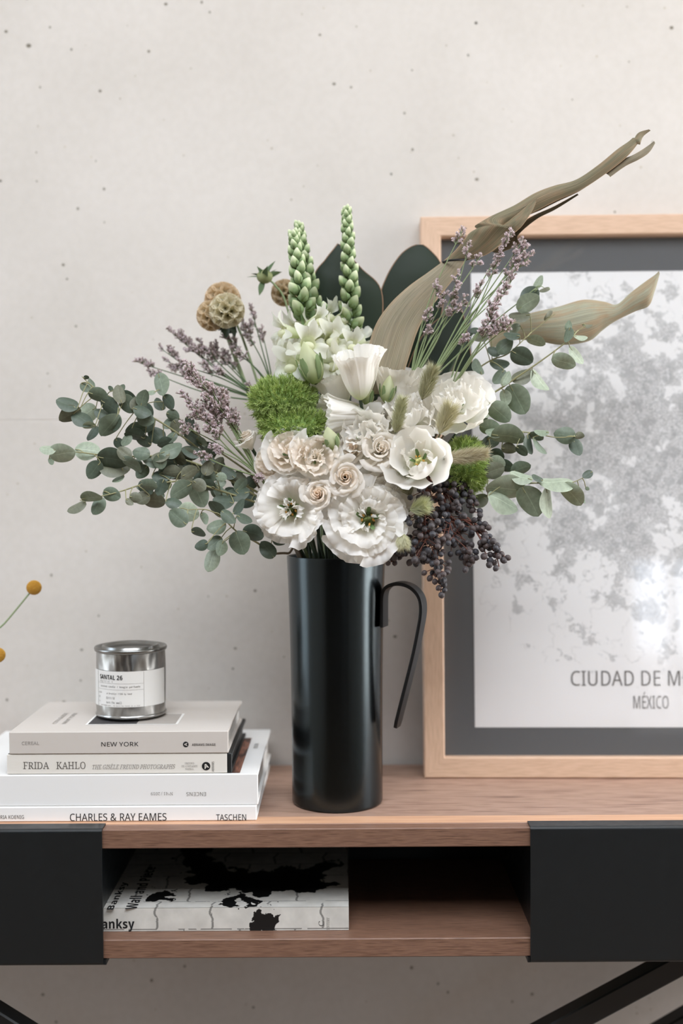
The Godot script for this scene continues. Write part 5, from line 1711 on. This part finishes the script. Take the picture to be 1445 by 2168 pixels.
	blade("torn_edge", [[560, 590, 600, 600, -0.068, 1.5, -1.0], [640, 520, 690, 560, -0.066, 1.5, -1.0], [690, 470, 685, 520, -0.064, 1.5, -1.0], [760, 425, 770, 445, -0.062, 1.5, -1.0], [850, 385, 860, 398, -0.060, 1.0, -1.0], [960, 325, 965, 332, -0.056, 1.0, -1.0]], crop4, M.dry, o, warm, 12)
	obj("tie", tubem(curve([at(937, 555, -0.064), at(950, 551.5, -0.058), at(970, 550, -0.056), at(985, 550, -0.063)], 5), 0.0010, 0.0010, 6), M.ink, o)
	stem_of(o, at(800, 830, -0.08), Vector3(0.2, 1, 0), 0.002)
	o = thing("dried_leaf", "shorter dried leaf reaching right across the map, pale green and tan", "leaf", at(1060, 690, -0.10))
	blade("leaf_blade", [[540, 960, 560, 1040, -0.10, 1.0, 1.0], [640, 905, 670, 1000, -0.10, 1.3, 1.0], [745, 875, 790, 1008, -0.10, 1.5, 1.0], [870, 846, 890, 1022, -0.098, 1.5, 1.0], [985, 814, 1010, 1005, -0.096, 1.5, 1.0], [1080, 822, 1075, 955, -0.094, 1.6, 1.0], [1140, 835, 1130, 915, -0.092, 2.0, 1.0], [1200, 785, 1225, 868, -0.090, 2.4, 1.0], [1265, 735, 1288, 842, -0.088, 2.2, 1.0], [1315, 700, 1315, 775, -0.086, 1.8, 1.0], [1334, 682, 1338, 694, -0.085, 1.0, 1.0]], crop4, M.dry, o, func(u, t):
		var k: float = n.get_noise_2d(t * 14.0, u * 3.0)
		return lin(0.66, 0.665, 0.59).lerp(lin(0.67, 0.60, 0.50), clampf(0.45 + k * 1.4 + n.get_noise_2d(u * 7.0, t * 3.0), 0, 1)), 24)
	stem_of(o, at(1035, 715, -0.10), Vector3(1, 0.4, 0), 0.0016)

func lavender():
	rng.seed = 410
	limonium("bright lilac sea lavender in front on the left", Vector3(545, 1000, -0.050), [[402, 785, -0.030, 60], [430, 815, -0.028, 70], [398, 850, -0.032, 60], [455, 840, -0.030, 75], [480, 880, -0.035, 60], [420, 880, -0.030, 55], [395, 905, -0.034, 40], [440, 900, -0.03, 55], [470, 850, -0.04, 60], [445, 870, -0.036, 60]], 1.0, 0.12)
	limonium("small lilac sprig pointing left under the bright lilac one", Vector3(552, 1010, -0.045), [[428, 965, -0.028, 26], [455, 950, -0.030, 24], [548, 1012, -0.03, 18]], 1.0, 0.12)
	limonium("dull sea lavender at the back left, widest spray", Vector3(560, 850, -0.110), [[372, 712, -0.135, 48], [400, 735, -0.130, 50], [430, 735, -0.130, 55], [365, 770, -0.125, 50], [300, 770, -0.130, 30], [325, 790, -0.128, 24], [455, 745, -0.135, 50], [440, 780, -0.120, 50], [395, 790, -0.12, 40], [480, 760, -0.13, 40], [350, 745, -0.13, 44]], 1.0)
	limonium("dull sea lavender sprig beside the papery seed heads", Vector3(580, 830, -0.115), [[535, 665, -0.14, 40], [520, 700, -0.135, 50], [555, 705, -0.14, 30], [485, 715, -0.13, 44], [500, 745, -0.12, 36], [530, 820, -0.11, 20]], 1.0)
	rng.seed = 420
	limonium("pink sea lavender on the right, low left sprays by dry blade", Vector3(868, 815, -0.062), [[975, 495, -0.05, 30], [990, 530, -0.05, 26], [1012, 550, -0.048, 28], [968, 590, -0.05, 30], [965, 620, -0.05, 34], [938, 635, -0.052, 32], [978, 640, -0.05, 30], [908, 665, -0.052, 26], [955, 655, -0.05, 24], [905, 700, -0.055, 22], [925, 605, -0.05, 24]], 1.0, 0.1)
	limonium("pink sea lavender on the right, tallest sprays before the mat", Vector3(905, 810, -0.060), [[1078, 500, -0.035, 34], [1060, 535, -0.035, 30], [1050, 565, -0.038, 30], [1105, 535, -0.03, 36], [1115, 550, -0.03, 34], [1090, 560, -0.032, 40], [1082, 595, -0.034, 30], [1070, 615, -0.036, 26], [1015, 610, -0.04, 28], [1100, 520, -0.03, 30]], 1.0, 0.1)
	limonium("pink sea lavender on the right, dense low spray", Vector3(950, 830, -0.055), [[1045, 650, -0.03, 44], [1060, 685, -0.028, 40], [1075, 690, -0.028, 34], [1040, 690, -0.03, 44], [1025, 690, -0.03, 30], [1050, 640, -0.03, 30], [985, 718, -0.04, 18]], 1.0, 0.1)

func eucalyptus():
	var cl := Vector4(80, 560, 2.676, 0)
	rng.seed = 440
	branch("eucalyptus branch reaching upper left, curling tips", [Vector3(1260, 1300, -0.070), Vector3(1080, 1190, -0.060), Vector3(880, 1020, -0.050), Vector3(690, 890, -0.045), Vector3(520, 800, -0.04), Vector3(390, 740, -0.04), Vector3(310, 690, -0.04), Vector3(250, 635, -0.04)], 0.0012, [
		[165, 790, 125, 70, 20, 3], [180, 850, 130, 62, -30, 4], [277, 840, 118, 108, -30, 0], [255, 882, 130, 66, 30, 3], [290, 915, 75, 24, -10, 0], [310, 958, 92, 50, -60, 3], [405, 910, 152, 76, -50, 2], [270, 697, 66, 40, 45, 2],
		[302, 680, 76, 36, 75, 1], [275, 640, 32, 20, -10, 3], [412, 703, 36, 26, 50, 2], [478, 698, 42, 30, -60, 2], [345, 745, 112, 72, 20, 2], [410, 805, 122, 82, 35, 3], [505, 790, 112, 92, 60, 2], [370, 850, 100, 62, 20, 3],
		[612, 875, 98, 88, 20, 2], [555, 935, 118, 62, -10, 2], [548, 970, 112, 52, 10, 3], [670, 965, 112, 92, 40, 3], [500, 995, 76, 56, -60, 1], [460, 1015, 68, 56, 60, 3], [540, 765, 50, 30, 50, 1], [440, 900, 90, 50, -70, 3], [600, 1000, 90, 60, 20, 3], [720, 1010, 90, 60, -20, 3]], cl, M.branch, 14)
	branch("eucalyptus branch stretching level to the far left", [Vector3(1265, 1330, -0.060), Vector3(1050, 1200, -0.05), Vector3(840, 1110, -0.04), Vector3(640, 1085, -0.03), Vector3(480, 1090, -0.025), Vector3(350, 1078, -0.02), Vector3(210, 1062, -0.015), Vector3(80, 1062, -0.015)], 0.0012, [
		[140, 1068, 152, 98, -5, 0], [282, 1053, 142, 102, 5, 0], [55, 1048, 88, 46, 5, 0], [75, 1115, 44, 36, 60, 1], [425, 1105, 168, 105, 10, 3], [432, 1150, 170, 92, 10, 4], [320, 1165, 112, 76, -55, 3], [585, 1070, 98, 78, 10, 2], [755, 1045, 128, 82, -25, 2],
		[870, 1060, 108, 62, 10, 3], [745, 1125, 92, 56, 10, 2], [650, 1110, 112, 62, 10, 2], [590, 1175, 88, 72, -50, 2], [745, 1175, 108, 58, 10, 3], [700, 1200, 104, 62, 5, 3], [918, 1170, 118, 68, 25, 3], [490, 1150, 80, 40, -10, 1], [455, 1215, 70, 26, -30, 1], [960, 1110, 90, 60, 30, 3], [1000, 1190, 100, 66, 10, 3], [840, 1140, 90, 60, 20, 3], [1080, 1180, 90, 60, 40, 3]], cl, M.branch, 14)
	branch("eucalyptus branch reaching lower left, thin bare stretch near its tip", [Vector3(1270, 1360, -0.055), Vector3(1060, 1290, -0.04), Vector3(850, 1230, -0.03), Vector3(680, 1240, -0.025), Vector3(580, 1250, -0.02), Vector3(470, 1285, -0.015), Vector3(370, 1310, -0.01), Vector3(240, 1335, -0.01)], 0.0011, [
		[630, 1250, 92, 62, 10, 2], [420, 1303, 98, 82, 20, 2], [305, 1322, 122, 38, -5, 1], [340, 1368, 108, 82, -60, 2], [220, 1375, 112, 46, -25, 4], [555, 1320, 72, 62, 10, 4], [660, 1335, 128, 88, 10, 4], [810, 1280, 132, 88, -35, 2], [912, 1310, 138, 112, 65, 1],
		[720, 1250, 72, 62, -20, 1], [770, 1350, 92, 52, 10, 3], [1040, 1205, 62, 56, 10, 1], [1035, 1240, 62, 48, -20, 1], [1150, 1250, 88, 62, -50, 2], [1130, 1295, 132, 68, -5, 3], [1050, 1340, 122, 72, 10, 3], [690, 1300, 60, 40, 30, 1], [960, 1250, 90, 60, 20, 3], [1190, 1340, 100, 60, -40, 3], [520, 1345, 50, 30, 40, 4]], cl, M.branch, 14)
	branch("eucalyptus branch drooping beside the jug's rim", [Vector3(1330, 1640, -0.055), Vector3(1240, 1575, -0.04), Vector3(1130, 1515, -0.025), Vector3(1050, 1440, -0.015), Vector3(960, 1390, -0.01), Vector3(850, 1390, -0.005)], 0.0011, [
		[855, 1405, 116, 114, 20, 0], [795, 1432, 122, 104, 40, 2], [1010, 1485, 108, 82, -15, 1], [1010, 1385, 112, 62, 50, 3], [1145, 1578, 134, 122, 70, 2], [1000, 1580, 98, 78, -40, 2], [1037, 1608, 88, 70, -70, 1], [985, 1680, 126, 88, -70, 0], [925, 1590, 78, 62, -20, 3], [910, 1520, 84, 42, 15, 3], [1220, 1525, 122, 92, 15, 3],
		[1300, 1615, 112, 82, 50, 3], [1365, 1560, 82, 42, 35, 3], [1140, 1370, 98, 42, -50, 3], [1170, 1440, 90, 40, 20, 3], [940, 1440, 70, 44, 60, 1], [1080, 1430, 100, 50, 40, 3]], cl, M.branch)
	branch("eucalyptus sprig standing up behind the bright lilac", [Vector3(1200, 1180, -0.075), Vector3(1000, 1040, -0.065), Vector3(860, 930, -0.06), Vector3(760, 830, -0.055), Vector3(710, 750, -0.055), Vector3(690, 660, -0.055)], 0.0010, [
		[697, 680, 126, 88, 75, 1], [625, 835, 92, 52, 80, 3], [740, 780, 92, 62, 50, 3], [765, 855, 78, 62, 20, 2], [795, 925, 98, 92, 60, 4], [880, 985, 120, 70, 40, 3], [960, 1050, 110, 66, 30, 3], [640, 725, 50, 26, -10, 1], [690, 790, 80, 50, 60, 3], [740, 900, 80, 60, -40, 2], [860, 900, 80, 50, 60, 3], [930, 1010, 80, 30, 40, 1]], cl, M.branch)
	var cr := Vector4(980, 560, 2.778, 0)
	rng.seed = 450
	branch("eucalyptus sprig at the top right, round dark leaf before the print", [Vector3(-20, 520, -0.085), Vector3(120, 390, -0.075), Vector3(240, 290, -0.07), Vector3(330, 220, -0.068), Vector3(440, 130, -0.066), Vector3(490, 150, -0.066)], 0.0008, [
		[388, 185, 124, 104, -40, 3], [382, 225, 144, 92, -30, 1], [442, 105, 84, 30, -60, 0], [478, 150, 62, 24, -20, 4]], cr, M.stem_pale)
	branch("eucalyptus branch rising right across the map, slim pale end leaves", [Vector3(-20, 850, -0.07), Vector3(160, 765, -0.055), Vector3(350, 640, -0.045), Vector3(480, 550, -0.04), Vector3(600, 460, -0.035), Vector3(660, 400, -0.035), Vector3(720, 360, -0.035)], 0.0010, [
		[592, 570, 138, 66, 20, 0], [665, 535, 122, 62, 50, 0], [615, 415, 88, 30, -75, 2], [618, 360, 62, 26, -80, 1], [455, 680, 150, 62, 50, 0], [350, 655, 132, 76, -25, 4], [250, 670, 92, 32, -65, 0], [320, 795, 184, 128, 60, 1], [245, 785, 92, 58, 80, 0],
		[150, 840, 128, 84, -70, 0], [215, 870, 152, 102, 40, 1], [160, 960, 122, 82, 10, 1], [690, 425, 84, 26, 0, 0], [730, 355, 60, 16, 0, 4], [100, 900, 110, 80, 60, 2]], cr, M.branch)
	branch("eucalyptus branch behind the right white bloom, darker leaves above", [Vector3(0, 720, -0.09), Vector3(80, 620, -0.08), Vector3(170, 560, -0.075), Vector3(270, 520, -0.07), Vector3(400, 400, -0.07), Vector3(540, 290, -0.07)], 0.0010, [
		[347, 542, 138, 98, 25, 3], [210, 660, 102, 68, -55, 2], [245, 480, 112, 82, -40, 2], [285, 415, 92, 46, 10, 3], [215, 580, 112, 62, 5, 3], [110, 420, 110, 60, -20, 4], [70, 390, 60, 44, 0, 3], [330, 300, 120, 60, 0, 4], [300, 380, 80, 40, -30, 2], [430, 450, 110, 30, 20, 0], [90, 600, 100, 60, 70, 2], [180, 510, 80, 60, 20, 3], [500, 300, 70, 20, -50, 4]], cr, M.branch)
	branch("eucalyptus branch level at the right, single round leaves at its end", [Vector3(60, 1060, -0.065), Vector3(180, 1010, -0.055), Vector3(280, 985, -0.05), Vector3(400, 990, -0.045), Vector3(540, 1016, -0.04), Vector3(650, 1012, -0.04)], 0.0010, [
		[265, 1015, 194, 80, 10, 1], [390, 1060, 114, 48, 75, 3], [345, 1095, 80, 42, 40, 3], [450, 1065, 122, 24, 45, 2], [595, 1003, 118, 104, 10, 2], [685, 1008, 58, 42, 0, 4], [665, 1075, 102, 82, 70, 3], [160, 1050, 112, 72, -10, 3], [270, 1085, 88, 62, 10, 4], [460, 985, 84, 28, 5, 1], [430, 1010, 90, 36, 20, 2], [180, 985, 100, 50, 0, 1], [200, 1120, 90, 60, 30, 3]], cr, M.branch)
	branch("eucalyptus branch low at the right, large pale leaves over the print", [Vector3(60, 1180, -0.06), Vector3(200, 1240, -0.045), Vector3(320, 1285, -0.035), Vector3(450, 1285, -0.03), Vector3(580, 1296, -0.025), Vector3(660, 1275, -0.025), Vector3(730, 1240, -0.025)], 0.0011, [
		[245, 1320, 224, 114, 5, 0], [235, 1400, 192, 98, 25, 0], [395, 1395, 194, 124, 60, 1], [345, 1280, 62, 28, 5, 0], [500, 1400, 182, 68, 80, 0], [545, 1285, 204, 52, 0, 0], [645, 1350, 164, 78, 50, 0], [730, 1235, 64, 42, -30, 3], [730, 1318, 26, 24, 40, 1], [340, 1200, 114, 74, -20, 2], [340, 1245, 132, 62, 20, 0],
		[435, 1255, 68, 32, 30, 3], [185, 1210, 114, 102, -20, 4], [90, 1385, 112, 74, -20, 4], [155, 1135, 64, 62, 0, 3], [200, 1165, 100, 70, 20, 0], [250, 1185, 100, 60, 20, 3], [700, 1375, 70, 20, 60, 2]], cr, M.branch)
